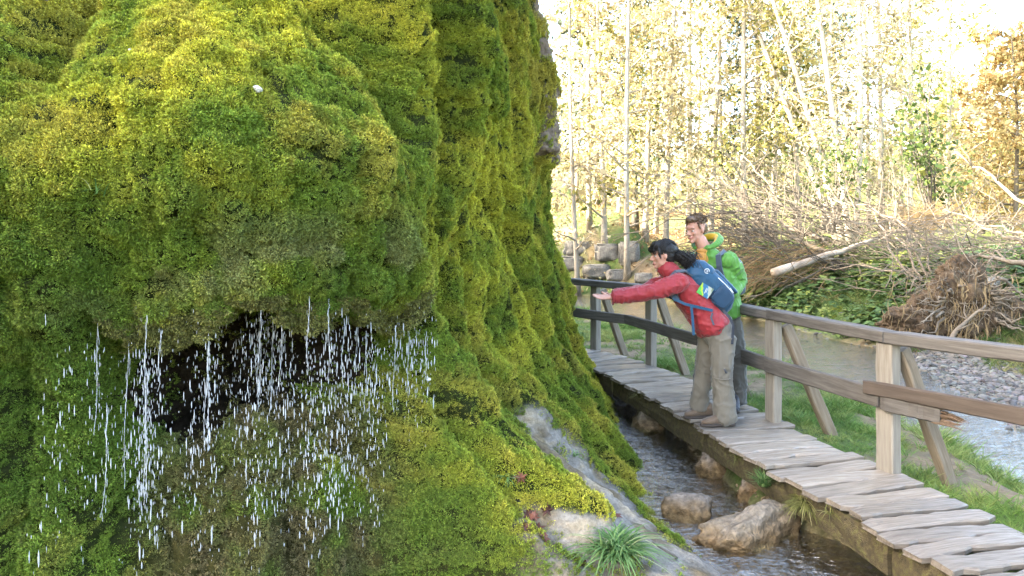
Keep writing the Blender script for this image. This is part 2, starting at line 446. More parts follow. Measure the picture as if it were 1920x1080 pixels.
# ---- water
def water_mat(name, tint, scale, strength, rough):
    m = bpy.data.materials.new(name); m.use_nodes = True; N, L = m.node_tree.nodes, m.node_tree.links
    N.remove(N['Principled BSDF'])
    tc = N.new('ShaderNodeTexCoord'); mp = N.new('ShaderNodeMapping'); mp.inputs['Scale'].default_value = (.7, 1.25, 1)
    L.new(tc.outputs['Object'], mp.inputs[0])
    n = N.new('ShaderNodeTexNoise'); n.inputs['Scale'].default_value = scale; n.inputs['Detail'].default_value = 4; n.inputs['Distortion'].default_value = 1.2
    L.new(mp.outputs[0], n.inputs['Vector'])
    n3 = N.new('ShaderNodeTexNoise'); n3.inputs['Scale'].default_value = scale * .25; n3.inputs['Detail'].default_value = 2
    L.new(mp.outputs[0], n3.inputs['Vector'])
    ad = N.new('ShaderNodeMath'); ad.operation = 'MULTIPLY_ADD'; ad.inputs[1].default_value = 2.0
    L.new(n3.outputs['Fac'], ad.inputs[0]); L.new(n.outputs['Fac'], ad.inputs[2])
    bp = N.new('ShaderNodeBump'); bp.inputs['Strength'].default_value = strength; bp.inputs['Distance'].default_value = .02
    L.new(ad.outputs[0], bp.inputs['Height'])
    fr = N.new('ShaderNodeFresnel'); fr.inputs['IOR'].default_value = 1.75; L.new(bp.outputs[0], fr.inputs['Normal'])
    tr = N.new('ShaderNodeBsdfTransparent'); tr.inputs['Color'].default_value = (*tint, 1)
    gl = N.new('ShaderNodeBsdfGlossy'); gl.inputs['Roughness'].default_value = rough; gl.inputs['Color'].default_value = (1.0, .96, .88, 1); L.new(bp.outputs[0], gl.inputs['Normal'])
    df = N.new('ShaderNodeBsdfDiffuse'); df.inputs['Color'].default_value = (.20, .155, .09, 1)          # fine silt in the water
    ms = N.new('ShaderNodeMixShader'); ms.inputs[0].default_value = .12; L.new(tr.outputs[0], ms.inputs[1]); L.new(df.outputs[0], ms.inputs[2])
    fm = N.new('ShaderNodeMath'); fm.operation = 'MULTIPLY_ADD'; fm.use_clamp = True; fm.inputs[1].default_value = 1.7; fm.inputs[2].default_value = .09; L.new(fr.outputs[0], fm.inputs[0])
    mx = N.new('ShaderNodeMixShader'); L.new(fm.outputs[0], mx.inputs[0]); L.new(ms.outputs[0], mx.inputs[1]); L.new(gl.outputs[0], mx.inputs[2])
    L.new(mx.outputs[0], N['Material Output'].inputs['Surface'])
    return m
M_water = water_mat('brook_water', (.80, .74, .58), 26, 1.0, .04)
def water_sheet(name, xs, ys, keep, z, amp, seed, label, rapid=False):
    X, Y = np.meshgrid(xs, ys); Z = z + amp * fbm(X * 5 + 2 * vnoise(X, Y, 0, seed), Y * 2.2, 0, seed, 3)
    if rapid: Z = Z + .016 * (1 - sm(Y, 4.5, 5.3)) * fbm(X * 9 + 1.5 * vnoise(X * 3, Y * 3, 0, 39), Y * 5, 0, 38, 3)
    k = keep(X, Y); id_ = np.arange(X.size).reshape(X.shape)
    F = np.stack([id_[:-1, :-1], id_[:-1, 1:], id_[1:, 1:], id_[1:, :-1]], -1).reshape(-1, 4)
    kk = k.ravel()[F].any(1)
    F = F[kk]; used, inv = np.unique(F, return_inverse=True)
    V = np.stack([X, Y, Z], -1).reshape(-1, 3)[used]
    return link(name, mesh_np(name, V, inv.reshape(-1, 4), M_water, True), kind='structure', label=label)
def keep_riv(X, Y):
    z, d, s, i, c = ground_z(X, Y); return (d < .5) & (z < WATER + .08)
water_sheet('brook_water', axis([(-9, 2, .3), (2, 8, .1), (8, 9, .3)]), axis([(-2, 5, .3), (5, 14, .1), (14, 30, .3)]), keep_riv, WATER, .008, 31, None)
def keep_ch(X, Y):
    d, t, s = poly_dist(X, Y, CHN); return d < .95 + .5 * (Y < 5.6)
water_sheet('channel_water', axis([(-1.5, 0, .05), (0, 3.2, .022)]), axis([(-2, 3, .2), (3, 5.6, .022), (5.6, 12.5, .05)]), keep_ch, WATER - .003, .006, 37, None, True)

# ================================================================== THE MOSSY TUFA CLIFF
cliff = thing('mossy_cliff', 'towering tufa cliff cloaked in green moss with a dripping cave', 'cliff', (0, 0, 0))
T0, T1 = 10.0, _len[-1] - 9.0
tt = axis([(T0, 13.2, .09), (13.2, 24.6, .02), (24.6, T1, .08)])
zz = axis([(-.7, 2.95, .0155), (2.95, 5.0, .03), (5.0, 7.4, .09)])
TT, ZZ = np.meshgrid(tt, zz)
BP, BN = plan_at(TT); BX, BY = BP[..., 0], BP[..., 1]
side_w = sm(BY, 4.15, 4.75) * (TT > 12)
side_w = np.where(TT > 21, 1, side_w)
def cliff_offset(TT, ZZ, BX, BY):
    front = np.interp(ZZ, [-.7, -.2, .2, .5, .75, 1.0, 1.25, 1.5, 1.75, 1.95, 2.1, 2.3, 2.55, 2.9, 3.3, 4, 7.4], [.45, .16, .0, -.09, -.15, -.10, .04, .16, .22, .24, .20, .07, -.16, -.55, -.9, -1.2, -1.9])
    F_ = np.interp(BY, [3.9, 4.2, 4.5, 4.8, 5.2, 5.8, 6.5, 8.2, 9.6, 10.4], [.75, 1.0, 1.5, 1.75, 1.58, 1.13, .93, .80, .66, .5])
    ex = np.interp(BY, [4.2, 4.6, 5.2, 6.0, 7.5], [1.9, 2.7, 2.6, 2.0, 1.6])
    g = np.clip((1.3 - ZZ) / 1.7, 0, 2) ** ex
    sidep = F_ * np.minimum(g, 1.25) - np.clip(ZZ - 1.25, 0, 9) * .085 - np.clip(ZZ - 4.5, 0, 9) * .3
    o = front * (1 - side_w) + sidep * side_w
    # draped folds: rounded vertical pillows with sharp creases between them
    wob = .55 * fbm(TT * .9, ZZ * .8, 0, 41, 3)
    hang = sm(ZZ, .1, 1.2)
    r1 = np.abs(vnoise(TT * 1.25 + wob, ZZ * .28, 0, 43)); r2 = np.abs(vnoise(TT * 3.3 + wob * .9, ZZ * .30, 2, 44)); r3 = np.abs(vnoise(TT * 7 + wob * 3, ZZ * 1.0, 4, 45))
    o = o + side_w * ((np.sqrt(r1 + .02) - .55) * .50 * (.35 + .65 * hang) + (np.sqrt(r2 + .02) - .5) * .36 + (np.sqrt(r3 + .01) - .5) * .10)
    o = o + (1 - side_w) * ((np.sqrt(r1 + .02) - .55) * .20 + (np.sqrt(r2 + .02) - .5) * .13 + (np.sqrt(r3 + .01) - .5) * .06)
    o = o + (.10 - .04 * side_w) * fbm(TT * 1.6, ZZ * 1.6, 0, 47, 3) + .035 * fbm(TT * 7, ZZ * 7, 0, 48, 3)
    pil = np.sqrt(np.abs(vnoise(TT * 8 + wob * 3, ZZ * 6.5, 7, 53)) + .01) - .5; pil2 = np.sqrt(np.abs(vnoise(TT * 17 + wob * 5, ZZ * 14, 9, 54)) + .01) - .5
    o = o + (.085 - .050 * side_w) * pil + .04 * pil2
    # ledges of hanging moss
    led = vnoise(TT * 2.4, ZZ * 2.6 + .6 * vnoise(TT * 3, ZZ, 0, 52), 0, 51); o = o + .045 * sm(led, .05, .5) * side_w
    # big lobe of the nose, gully to its left
    lobe = np.exp(-((BX + 1.55) / .62) ** 2) * np.exp(-((ZZ - 2.25) / .62) ** 2); o = o + .10 * lobe * (1 - side_w)
    gul = np.exp(-((BX + 2.32) / .13) ** 2) * sm(ZZ, 2.05, 2.5); o = o - .26 * gul * (1 - side_w)
    # dripping cave under the lip
    zt = 1.235 + .09 * np.exp(-((BX + 1.45) / .35) ** 2) + .10 * vnoise(TT * 3.1, 0, 0, 61) + .07 * vnoise(TT * 9, 0, 0, 62); zb = .54 + .24 * np.clip((BX + 1.75) / 1.2, 0, 1) + .05 * vnoise(TT * 5, 0, 0, 63)
    cv = sm((zt - ZZ) / .07) * sm((ZZ - zb) / .16 + .5) * sm((BX + 2.14) / .28) * sm((-.58 - BX) / .20) * (BY < 4.75)
    lipm = np.exp(-((ZZ - zt - .12) / .16) ** 2) * sm((BX + 2.1) / .3) * sm((-.66 - BX) / .2) * (BY < 4.9)
    o = o + .07 * lipm - .85 * cv
    # mossy lobe over the travertine apron
    lob2 = np.exp(-((BY - 4.86) / .17) ** 2 - ((ZZ - .13) / .18) ** 2) * (side_w > .5); o = o + .15 * lob2
    # pink bare rock behind, jutting from the far upper end
    jut = sm(TT, 22.3, 22.6) * sm(ZZ, 2.45, 2.65) * (1 - sm(TT, 24.5, 26)); o = o + jut * (.20 + .10 * fbm(TT * 3, ZZ * 2.2, 0, 66))
    return o, cv, lob2, jut, zt
OFF, CAVE, LOB2, JUT, LIPZ = cliff_offset(TT, ZZ, BX, BY)
CX, CY = BX + BN[..., 0] * OFF, BY + BN[..., 1] * OFF
CP = np.stack([CX, CY, ZZ + .02 * fbm(TT * 5, ZZ * 5, 1, 49)], -1)
# normals
du = np.gradient(CP, axis=1); dv = np.gradient(CP, axis=0)
CN = np.cross(du, dv); CN /= np.linalg.norm(CN, axis=-1, keepdims=True) + 1e-9
if (CN * np.concatenate([BN, np.zeros(BN.shape[:-1] + (1,))], -1)).sum(-1).mean() < 0: CN = -CN
# cover masks (all in the cliff's own coordinates)
apx = fbm(CX * 3, CY * 3, ZZ * 3, 71)
inap = sm(CY, 3.55, 3.75) * (1 - sm(CY, 5.55 - .35 * np.clip(CX - .6, 0, 1), 5.75 - .35 * np.clip(CX - .6, 0, 1)))
top_ap = .06 + .30 * np.clip((CY - 4.7) / .7, 0, 1)
bare = inap * (1 - sm(ZZ, top_ap - .05, top_ap + .04)) * sm(CX, -.05, .08) * (1 - sm(LOB2, .25, .45)) * side_w
bare = np.clip(bare * sm(apx, -.75, -.35) , 0, 1)
rim = sm(CX - (1.02 - .12 * (CY - 4.2)), 0, .12) * sm(CY, 4.6, 4.9); bare = bare * (1 - .8 * rim)
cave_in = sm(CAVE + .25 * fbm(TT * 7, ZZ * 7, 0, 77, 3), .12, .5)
rock_pink = sm(JUT, .3, .6) * sm(fbm(TT * 4, ZZ * 4, 0, 78, 3) + .45 * sm(TT, 22.5, 23.3), -.25, .2)
below = (1 - side_w) * sm(.92 - ZZ, 0, .25) * sm((BX + 1.95) / .3) * sm((-.62 - BX) / .3)          # splash zone under the drips
# colours of rock below the moss
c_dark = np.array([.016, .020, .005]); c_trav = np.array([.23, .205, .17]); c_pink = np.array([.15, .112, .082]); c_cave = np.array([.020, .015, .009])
n1 = fbm(CX * 9, CY * 9, ZZ * 9, 73, 4)[..., None]; n2 = fbm(CX * 30, CY * 30, ZZ * 30, 74, 3)[..., None]
rc = np.broadcast_to(c_dark, CP.shape).copy()
rc = rc + (np.array([.020, .013, .005]) * (1 + 1.2 * n1)) * below[..., None]
trav = c_trav * (1 + .35 * n1 + .35 * n2) + np.array([.06, .02, -.03]) * sm(n1, 0, .5)
trav = trav + (np.array([.13, .092, .045]) - trav) * .75 * sm(fbm(CX * 4.5, CY * 4.5, ZZ * 4.5, 76, 4)[..., None], 0, .35)
rc = rc * (1 - bare[..., None]) + trav * bare[..., None]
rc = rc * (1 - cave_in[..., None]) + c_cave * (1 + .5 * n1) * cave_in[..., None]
rc = rc * (1 - rock_pink[..., None]) + c_pink * (1 + .5 * n1 + .4 * n2) * rock_pink[..., None]
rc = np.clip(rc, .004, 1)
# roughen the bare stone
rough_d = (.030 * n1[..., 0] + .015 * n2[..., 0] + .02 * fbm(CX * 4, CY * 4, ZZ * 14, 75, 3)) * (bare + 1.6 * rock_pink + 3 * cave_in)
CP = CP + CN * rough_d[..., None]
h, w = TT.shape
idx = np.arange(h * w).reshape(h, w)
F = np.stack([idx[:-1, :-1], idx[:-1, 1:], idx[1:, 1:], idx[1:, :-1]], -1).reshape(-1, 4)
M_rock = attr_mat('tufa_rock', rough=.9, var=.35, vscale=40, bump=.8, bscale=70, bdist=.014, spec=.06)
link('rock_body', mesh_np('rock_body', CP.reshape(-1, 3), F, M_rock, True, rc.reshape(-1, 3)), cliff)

# ---- moss
quad_p = (CP[:-1, :-1] + CP[1:, 1:]) / 2
e1 = CP[:-1, 1:] - CP[:-1, :-1]; e2 = CP[1:, :-1] - CP[:-1, :-1]
area = np.linalg.norm(np.cross(e1, e2), axis=-1)
dist = np.hypot(quad_p[..., 0], quad_p[..., 1])
size_q = np.interp(dist, [3, 5, 9], [.0225, .024, .031])
dens = 10.5 / (math.pi * size_q ** 2)
tq, zq = TT[:-1, :-1], ZZ[:-1, :-1]
unseen = (tq < 13.6) | (tq > 24.3) | (zq > 1.68 + .34 * dist) | (zq < 1.4 - .52 * dist)
dens = np.where(unseen, 90, dens)
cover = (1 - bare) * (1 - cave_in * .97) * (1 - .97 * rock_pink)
cover = cover * (1 - .6 * below * sm(fbm(TT * 4, ZZ * 4, 0, 86), -.35, .3))
dens = dens * cover[:-1, :-1]
exp_n = (dens * area).ravel()
cnt = rng.poisson(exp_n)
qi = np.repeat(np.arange(cnt.size), cnt)
qy, qx = np.unravel_index(qi, area.shape)
a, b = rng.random(len(qi)), rng.random(len(qi))
def bil(A):
    a_, b_ = (a[:, None], b[:, None]) if A.ndim == 3 else (a, b)
    return (A[qy, qx] * (1 - a_) * (1 - b_) + A[qy, qx + 1] * a_ * (1 - b_) + A[qy + 1, qx] * (1 - a_) * b_ + A[qy + 1, qx + 1] * a_ * b_)
MP, MN = bil(CP), bil(CN)
MN /= np.linalg.norm(MN, axis=1, keepdims=True)
mt, mz = bil(TT), bil(ZZ)
mclump = fbm(mt * 11 + 1.5 * vnoise(mt * 5, mz * 5, 0, 91), mz * 16 + 2.2 * vnoise(mt * 3.7, mz * 3.1, 0, 93) + .35 * mt, 0, 92, 2)
MP = MP + MN * (.034 * (sm(mclump, -.5, .45) - .30) + rng.uniform(-.008, .008, len(MP)))[:, None]
mun = unseen[qy, qx]; md_ = dist[qy, qx]
D = MN * .75 + np.array([0, 0, -.50]) + rng.normal(0, .22, MN.shape)
E = rot_from_axis(D, rng.uniform(0, 6.28, len(D)))
S = np.interp(md_, [3, 5, 9], [.0225, .024, .031]) * rng.uniform(.6, 1.3, len(D)) * np.where(mun, 5.0, 1)
fn = bil(side_w)
S = S * (1 + .45 * fbm(mt * 5, mz * 5, 0, 95, 2)) * (1 + .10 * (1 - fn)) * (1 + .25 * np.exp(-((mz - 1.3) / .18) ** 2) * (1 - fn))
# colour patches: species and age of the moss, with light and shade painted in
big = fbm(mt * .9, mz * .9, 0, 81, 4); med = fbm(mt * 3.2, mz * 3.2, 3, 82, 4); fin = fbm(mt * 14, mz * 14, 5, 83, 2)
k_y = sm(big * .9 + med * .6 + .35 * fin + (mz - 1.55) * .55 * (1 - fn) + .15 * fn, -.35, .75)[:, None]  # height term paints the front yellower upward, as if lit from above
c_green = np.array([.17, .25, .028]); c_yel = np.array([.53, .505, .050]); c_brown = np.array([.36, .28, .065]); c_pale = np.array([.27, .26, .11])
MC = c_green + (c_yel - c_green) * k_y
k_b = (sm(med * .8 - big * .5 + .5 * fin, .12, .55) * .38)[:, None]
k_b = np.maximum(k_b, (sm(mt, 20.4, 22.3) * sm(mz, 1.6, 3.0) * sm(med, -.4, .3) * .6)[:, None])
MC = MC + (c_brown - MC) * k_b
k_brow_shade = ((1 - fn) * sm(1.98 - mz, 0, .35) * sm(fbm(mt * 2.2, mz * 2.2, 0, 88, 4) + .12, -.25, .35) * .72)[:, None]              # shade below the brow, painted in as a deeper green
MC = MC + (np.array([.085, .15, .018]) - MC) * k_brow_shade
k_d = (bil(below) * sm(fbm(mt * 4, mz * 4, 0, 86), -.6, .15))[:, None]                          # straggly dead moss in the splash zone
MC = MC + (np.array([.16, .125, .055]) - MC) * .95 * k_d
k_p = ((1 - fn) * np.exp(-((mz - 1.5) / .22) ** 2) * sm(fbm(mt * 4, mz * 3, 0, 87), .0, .4) * sm(mt, 13.5, 15))[:, None]
MC = MC + (c_pale - MC) * .7 * k_p
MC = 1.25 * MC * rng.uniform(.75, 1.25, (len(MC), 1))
M_moss = moss_mat()
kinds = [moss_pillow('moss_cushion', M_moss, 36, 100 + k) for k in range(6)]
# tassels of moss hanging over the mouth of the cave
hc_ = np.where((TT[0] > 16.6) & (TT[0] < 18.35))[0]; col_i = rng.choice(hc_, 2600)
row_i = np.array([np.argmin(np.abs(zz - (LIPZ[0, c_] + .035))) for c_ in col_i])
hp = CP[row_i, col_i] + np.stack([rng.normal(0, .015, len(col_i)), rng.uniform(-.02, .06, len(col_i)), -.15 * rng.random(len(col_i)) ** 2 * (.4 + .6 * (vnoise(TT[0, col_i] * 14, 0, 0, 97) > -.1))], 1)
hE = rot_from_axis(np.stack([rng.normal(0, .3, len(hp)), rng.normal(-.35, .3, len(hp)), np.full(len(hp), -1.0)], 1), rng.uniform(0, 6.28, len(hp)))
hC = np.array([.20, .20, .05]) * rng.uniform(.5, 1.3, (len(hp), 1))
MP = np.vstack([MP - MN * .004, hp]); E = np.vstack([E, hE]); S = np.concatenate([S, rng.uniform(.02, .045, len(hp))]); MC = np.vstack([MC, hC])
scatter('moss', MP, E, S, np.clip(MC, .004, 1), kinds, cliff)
print('moss tufts', len(MP))
# ================================================================== BOARDWALK, RAILING, STONES, WATER DROPS
M_plank = noise_mat('weathered_plank', [(.25, (.105, .080, .056)), (.5, (.20, .168, .132)), (.78, (.30, .262, .218))], 3, 9, .60, .5, 9, .004, (1.2, 16, 16), rough2=.28, spec=.5, rnd=.30)
M_rail = noise_mat('grey_rail_wood', [(.25, (.052, .045, .038)), (.5, (.100, .090, .079)), (.8, (.165, .152, .137))], 3, 9, .8, .5, 9, .004, (1.0, 16, 16), spec=.3, rnd=.12)
M_post = noise_mat('pale_post_wood', [(.25, (.15, .128, .10)), (.5, (.235, .21, .172)), (.8, (.31, .285, .245))], 3.0, 8, .8, .4, 9, .004, (1.0, 14, 14), spec=.3, rnd=.12)
M_brace = noise_mat('brace_wood', [(.25, (.10, .075, .048)), (.5, (.19, .15, .105)), (.8, (.28, .24, .185))], 3.0, 8, .8, .5, 9, .004, (1.0, 14, 14), spec=.3, rnd=.15)
M_newboard = noise_mat('brown_board_wood', [(.25, (.046, .034, .025)), (.5, (.068, .052, .040)), (.8, (.10, .080, .064))], 3.0, 8, .75, .35, 16, .004, (1.0, 12, 12), spec=.3)
M_broken = noise_mat('splintered_wood', [(.3, (.09, .058, .034)), (.6, (.14, .095, .062)), (.8, (.19, .14, .10))], 6, 6, .8, .6, 30, .006, (1, 12, 12))
M_beam = noise_mat('wet_mossy_beam', [(.28, (.035, .026, .014)), (.5, (.085, .065, .030)), (.66, (.12, .11, .035)), (.85, (.20, .17, .10))], 5, 8, .8, .9, 25, .02, (1.3, 5, 5), spec=.4)

def plank_mesh(name, L, W, H, mat, seed, ch=.012, jit=.006, n=9, warp=.006, chip=.0):
    """a worn board along X: chamfered section swept in n rings with uneven edges"""
    r = random.Random(seed); b = MB()
    ph = r.uniform(0, 6); rings = []
    for i in range(n + 1):
        q = i / n; x = (q - .5) * L
        e = 0 if 0 < i < n else ch * .6
        wl_ = W / 2 + jit * r.uniform(-1, 1) - (chip * r.random() if r.random() < .25 else 0); wr = W / 2 + jit * r.uniform(-1, 1) - (chip * r.random() if r.random() < .25 else 0)
        dz = warp * math.sin(ph + q * 4.2); hh = H / 2
        c = ch * r.uniform(.6, 1.4)
        sec = [(-wl_ + e, -hh + c), (-wl_ + c, -hh + e), (wr - c, -hh + e), (wr - e, -hh + c), (wr - e, hh - c), (wr - c, hh - e + r.uniform(-.002, .001)), (-wl_ + c, hh - e + r.uniform(-.002, .001)), (-wl_ + e, hh - c)]
        rings.append([(x + (r.uniform(-1, 1) * jit if i in (0, n) else 0), y, z + dz) for y, z in sec])
    V = [p for g in rings for p in g]; m = 8
    F = [(i * m + k, (i + 1) * m + k, (i + 1) * m + (k + 1) % m, i * m + (k + 1) % m) for i in range(n) for k in range(m)]
    F += [tuple(range(m)), tuple(n * m + k for k in range(m))[::-1]]
    b.add(V, F)
    return b.mesh(name, mat)

def frame_along(p, q, up=(0, 0, 1), roll=0):
    x = (Vector(q) - Vector(p)).normalized(); y = Vector(up).cross(x).normalized(); z = x.cross(y)
    R = Matrix((x, y, z)).transposed()
    if roll: R = R @ Matrix.Rotation(roll, 3, 'X')
    return R.to_euler()

WALK = smooth_poly(np.array([(3.1, 1.2), (2.78, 2.6), (2.52, 3.9), (2.33, 4.8), (2.12, 5.8), (1.91, 6.9), (1.71, 7.9), (1.50, 8.8), (1.17, 9.7), (.70, 10.45), (.0, 11.2)], float), 3)
_wl = np.concatenate([[0], np.cumsum(np.linalg.norm(np.diff(WALK, axis=0), axis=1))])
def walk(s):
    p = np.array([np.interp(s, _wl, WALK[:, 0]), np.interp(s, _wl, WALK[:, 1])]); q = np.array([np.interp(s + .05, _wl, WALK[:, 0]), np.interp(s + .05, _wl, WALK[:, 1])])
    d = (q - p) / np.linalg.norm(q - p); return p, d
boardwalk = thing('boardwalk', 'narrow wet plank boardwalk curving beside the mossy cliff', 'boardwalk')
pv = [plank_mesh('plank', .80, .185, .042, M_plank, 300 + k, .010, .009, 11, .008, .03) for k in range(9)]
s = .9; r_ = random.Random(5); k = 0
while s < _wl[-1] - .15:
    wd = r_.uniform(.130, .190); p, d = walk(s)
    ang = math.atan2(d[1], d[0]) - math.pi / 2 + r_.uniform(-.03, .03) + .05
    near = max(0, min(1, (5.2 - p[1]) / 1.2))
    o = link('plank', pv[k % 9], boardwalk, loc=(p[0] + r_.uniform(-.025, .025), p[1] + r_.uniform(-.004, .004), -.021 + r_.uniform(-.009, .006) + .012 * near * r_.choice([-1, 0, 1])), rot=(r_.uniform(-.015, .015), r_.uniform(-.01, .01), ang))
    o.scale = (r_.uniform(.96, 1.07), wd / .185, 1)
    s += wd + r_.uniform(.012, .030); k += 1
# stringers under the planks, mossy and wet
for off in (-.27, .27):
    for s0 in np.arange(.8, _wl[-1] - .4, 2.3):
        mb = MB(); rr = random.Random(int(s0 * 100) + (off > 0)); n = 14; rings = []
        for i in range(n + 1):
            p, d = walk(min(s0 + 2.28 * i / n, _wl[-1] - .02)); nx_, ny_ = d[1], -d[0]
            c = Vector((p[0] + nx_ * off, p[1] + ny_ * off, -.05)); sd = Vector((nx_, ny_, 0)); w_ = .085
            j = lambda a: rr.uniform(-a, a)
            rings.append([c + sd * (-w_ + j(.010)) + Vector((0, 0, -.19 + j(.012))), c + sd * (-w_ * 1.12 + j(.010)) + Vector((0, 0, -.10 + j(.012))), c + sd * (-w_ * .95 + j(.008)) + Vector((0, 0, -.003)),
                          c + sd * w_ + Vector((0, 0, -.003)), c + sd * (w_ + j(.01)) + Vector((0, 0, -.19 + j(.012)))])
        V = [p for g in rings for p in g]; m = 5
        F = [(i * m + a, i * m + (a + 1) % m, (i + 1) * m + (a + 1) % m, (i + 1) * m + a) for i in range(n) for a in range(m)] + [tuple(range(m))[::-1], tuple(n * m + a for a in range(m))]
        mb.add(V, F); link('beam', mb.mesh('beam', M_beam), boardwalk)

# ---- railing
railing = thing('railing', 'weathered grey timber railing with slanted props along the boardwalk', 'railing')
POSTS = [(.78, 11.0), (1.17, 10.45), (1.74, 9.35), (2.06, 8.0), (2.30, 6.57), (2.63, 5.22), (3.30, 4.02), (3.75, 2.8)]
TOPS = [.975] * 8
for k, (x, y) in enumerate(POSTS):
    if k == 0: continue
    gz = float(ground_z(np.array([x]), np.array([y]))[0][0]) - .12
    top = .885
    me = plank_mesh('post', top - gz, .085, .145, M_post, 400 + k, .008, .003, 7, .002)
    # board stands upright: local X -> up
    a = math.atan2(POSTS[min(k + 1, 7)][1] - POSTS[k - 1][1], POSTS[min(k + 1, 7)][0] - POSTS[k - 1][0])
    R = Matrix(((0, -math.sin(a), math.cos(a)), (0, math.cos(a), math.sin(a)), (1, 0, 0)))
    # columns: X->up ; Y->across ; Z->along
    R = Matrix((Vector((0, 0, 1)), Vector((math.sin(a), -math.cos(a), 0)), Vector((math.cos(a), math.sin(a), 0)))).transposed()
    link('post', me, railing, loc=(x, y, (top + gz) / 2), rot=R.to_euler())
    out = Vector((-math.sin(a), math.cos(a), 0))
    if out.x < 0: out = -out
    al = Vector((math.cos(a), math.sin(a), 0)); 
    if al.y > 0: al = -al
    p0 = Vector((x, y, .84)) + out * .10 + al * .03
    foot = Vector((x, y, 0)) + out * .52 + al * (.10 if k > 3 else .02)
    fz = float(ground_z(np.array([foot.x]), np.array([foot.y]))[0][0]); foot.z = fz - .06
    L_ = (foot - p0).length
    link('prop', plank_mesh('prop', L_, .075, .10, M_brace, 420 + k, .010, .005, 8, .004), railing, loc=(p0 + foot) / 2, rot=frame_along(p0, foot, out))
def rail_run(name, a, b, za, zb, h, w, mat, seed, off=0, ext=0.0, jit=.004):
    a, b = Vector((*a, za)), Vector((*b, zb)); d = (b - a).normalized(); n = Vector((d.y, -d.x, 0)).normalized()
    if n.x > 0: n = -n                              # towards the walkers
    a = a - d * ext + n * off; b = b + d * ext + n * off
    return link(name, plank_mesh(name, (b - a).length, w, h, mat, seed, .010, jit, 12, .004), railing, loc=(a + b) / 2, rot=frame_along(a, b))
bend = (1.56, 9.85)
tops = [((.40, 11.35), bend), (bend, POSTS[4]), (POSTS[4], POSTS[5]), (POSTS[5], POSTS[6]), (POSTS[6], POSTS[7])]
for k, (a, b) in enumerate(tops):
    rail_run('top_rail', a, b, .930 + .001 * k, .930 + .001 * k, .088, .135, M_rail, 440 + k, 0, .0 if k != 2 else .02)
mids = [((.40, 11.35), bend), (bend, POSTS[3]), (POSTS[3], POSTS[4])]
for k, (a, b) in enumerate(mids):
    rail_run('middle_rail', a, b, .50, .50, .13, .045, M_rail, 450 + k, .072 + .003 * (k % 2))
# the last middle rail is snapped off beyond the near post
pa, pb = Vector((*POSTS[4], 0)), Vector((*POSTS[5], 0)); dn = (Vector((*POSTS[6], 0)) - pb).normalized()
rail_run('middle_rail', POSTS[4], POSTS[5], .50, .50, .135, .045, M_rail, 461, .074, .0)
stub_b = pb + dn * .42
sr = rail_run('middle_rail', (pb.x, pb.y), (stub_b.x, stub_b.y), .50, .487, .135, .045, M_rail, 462, .076, .0)
sp = MB(); rr = random.Random(9); nrm = Vector((dn.y, -dn.x, 0)); nrm = -nrm if nrm.x > 0 else nrm
for k in range(26):
    c = stub_b + nrm * (.076 + rr.uniform(-.02, .02)) + Vector((0, 0, .487 + rr.uniform(-.066, .066)))
    l = rr.uniform(.03, .17) * (1.2 - abs(c.z - .45) * 4)
    sp.tube([c - dn * .05, c + dn * max(.02, l) * .6, c + dn * max(.03, l) + Vector((0, 0, rr.uniform(-.02, .01)))], [.008, .006, .001], 5)
link('splintered_end', sp.mesh('splintered_end', M_broken), sr, label='torn orange splinters on the broken rail end').matrix_parent_inverse = sr.matrix_world.inverted() if False else (Matrix.Translation(sr.location) @ sr.rotation_euler.to_matrix().to_4x4()).inverted()
b0 = pb - dn * .02; b0 = Vector((*POSTS[5], 0)) + (pa - pb).normalized() * .13; b1 = Vector((*POSTS[6], 0)) + dn * .5
rail_run('repair_board', (b0.x, b0.y), (b1.x, b1.y), .565, .60, .105, .035, M_newboard, 470, .122, .0, .002)

# ---- boulders
def boulder(name, c, r, seed, stops, label, cat='rock', sub=4, rz=0.0, cut=.25, parent=None):
    bm = bmesh.new(); bmesh.ops.create_icosphere(bm, subdivisions=sub, radius=1)
    V = np.array([v.co[:] for v in bm.verts])
    rs = np.random.default_rng(seed)
    for _ in range(9):                                   # flats
        n = rs.normal(size=3); n /= np.linalg.norm(n); h = rs.uniform(.62, .9)
        d = V @ n; V = V - np.clip(d - h, 0, None)[:, None] * n * .85
    N_ = V / np.linalg.norm(V, axis=1, keepdims=True)
    V = V + N_ * (1.0 * (.05 * (1 - 2 * np.abs(vnoise(V[:, 0] * 3.5, V[:, 1] * 3.5 + seed, V[:, 2] * 3.5, seed + 8)))) + .24 * fbm(V[:, 0] * 1.6 + seed, V[:, 1] * 1.6, V[:, 2] * 1.6, seed, 3) + .09 * fbm(V[:, 0] * 5, V[:, 1] * 5 + seed, V[:, 2] * 5, seed + 3, 3) + .06 * fbm(V[:, 0] * 14, V[:, 1] * 14, V[:, 2] * 14 + seed, seed + 5, 3))[:, None]
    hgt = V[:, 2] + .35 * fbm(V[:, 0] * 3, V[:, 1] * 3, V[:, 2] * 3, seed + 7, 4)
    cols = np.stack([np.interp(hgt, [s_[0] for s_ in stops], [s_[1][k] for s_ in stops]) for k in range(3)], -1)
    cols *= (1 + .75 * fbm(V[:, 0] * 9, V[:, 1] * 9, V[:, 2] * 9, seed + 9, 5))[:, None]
    V = V * np.array(r)
    F = np.array([[v.index for v in f.verts] for f in bm.faces]); bm.free()
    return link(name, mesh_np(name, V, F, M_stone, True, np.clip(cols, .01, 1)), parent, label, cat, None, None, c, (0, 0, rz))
M_stone = attr_mat('boulder_stone', rough=.8, var=.4, vscale=22, bump=.9, bscale=45, bdist=.025)
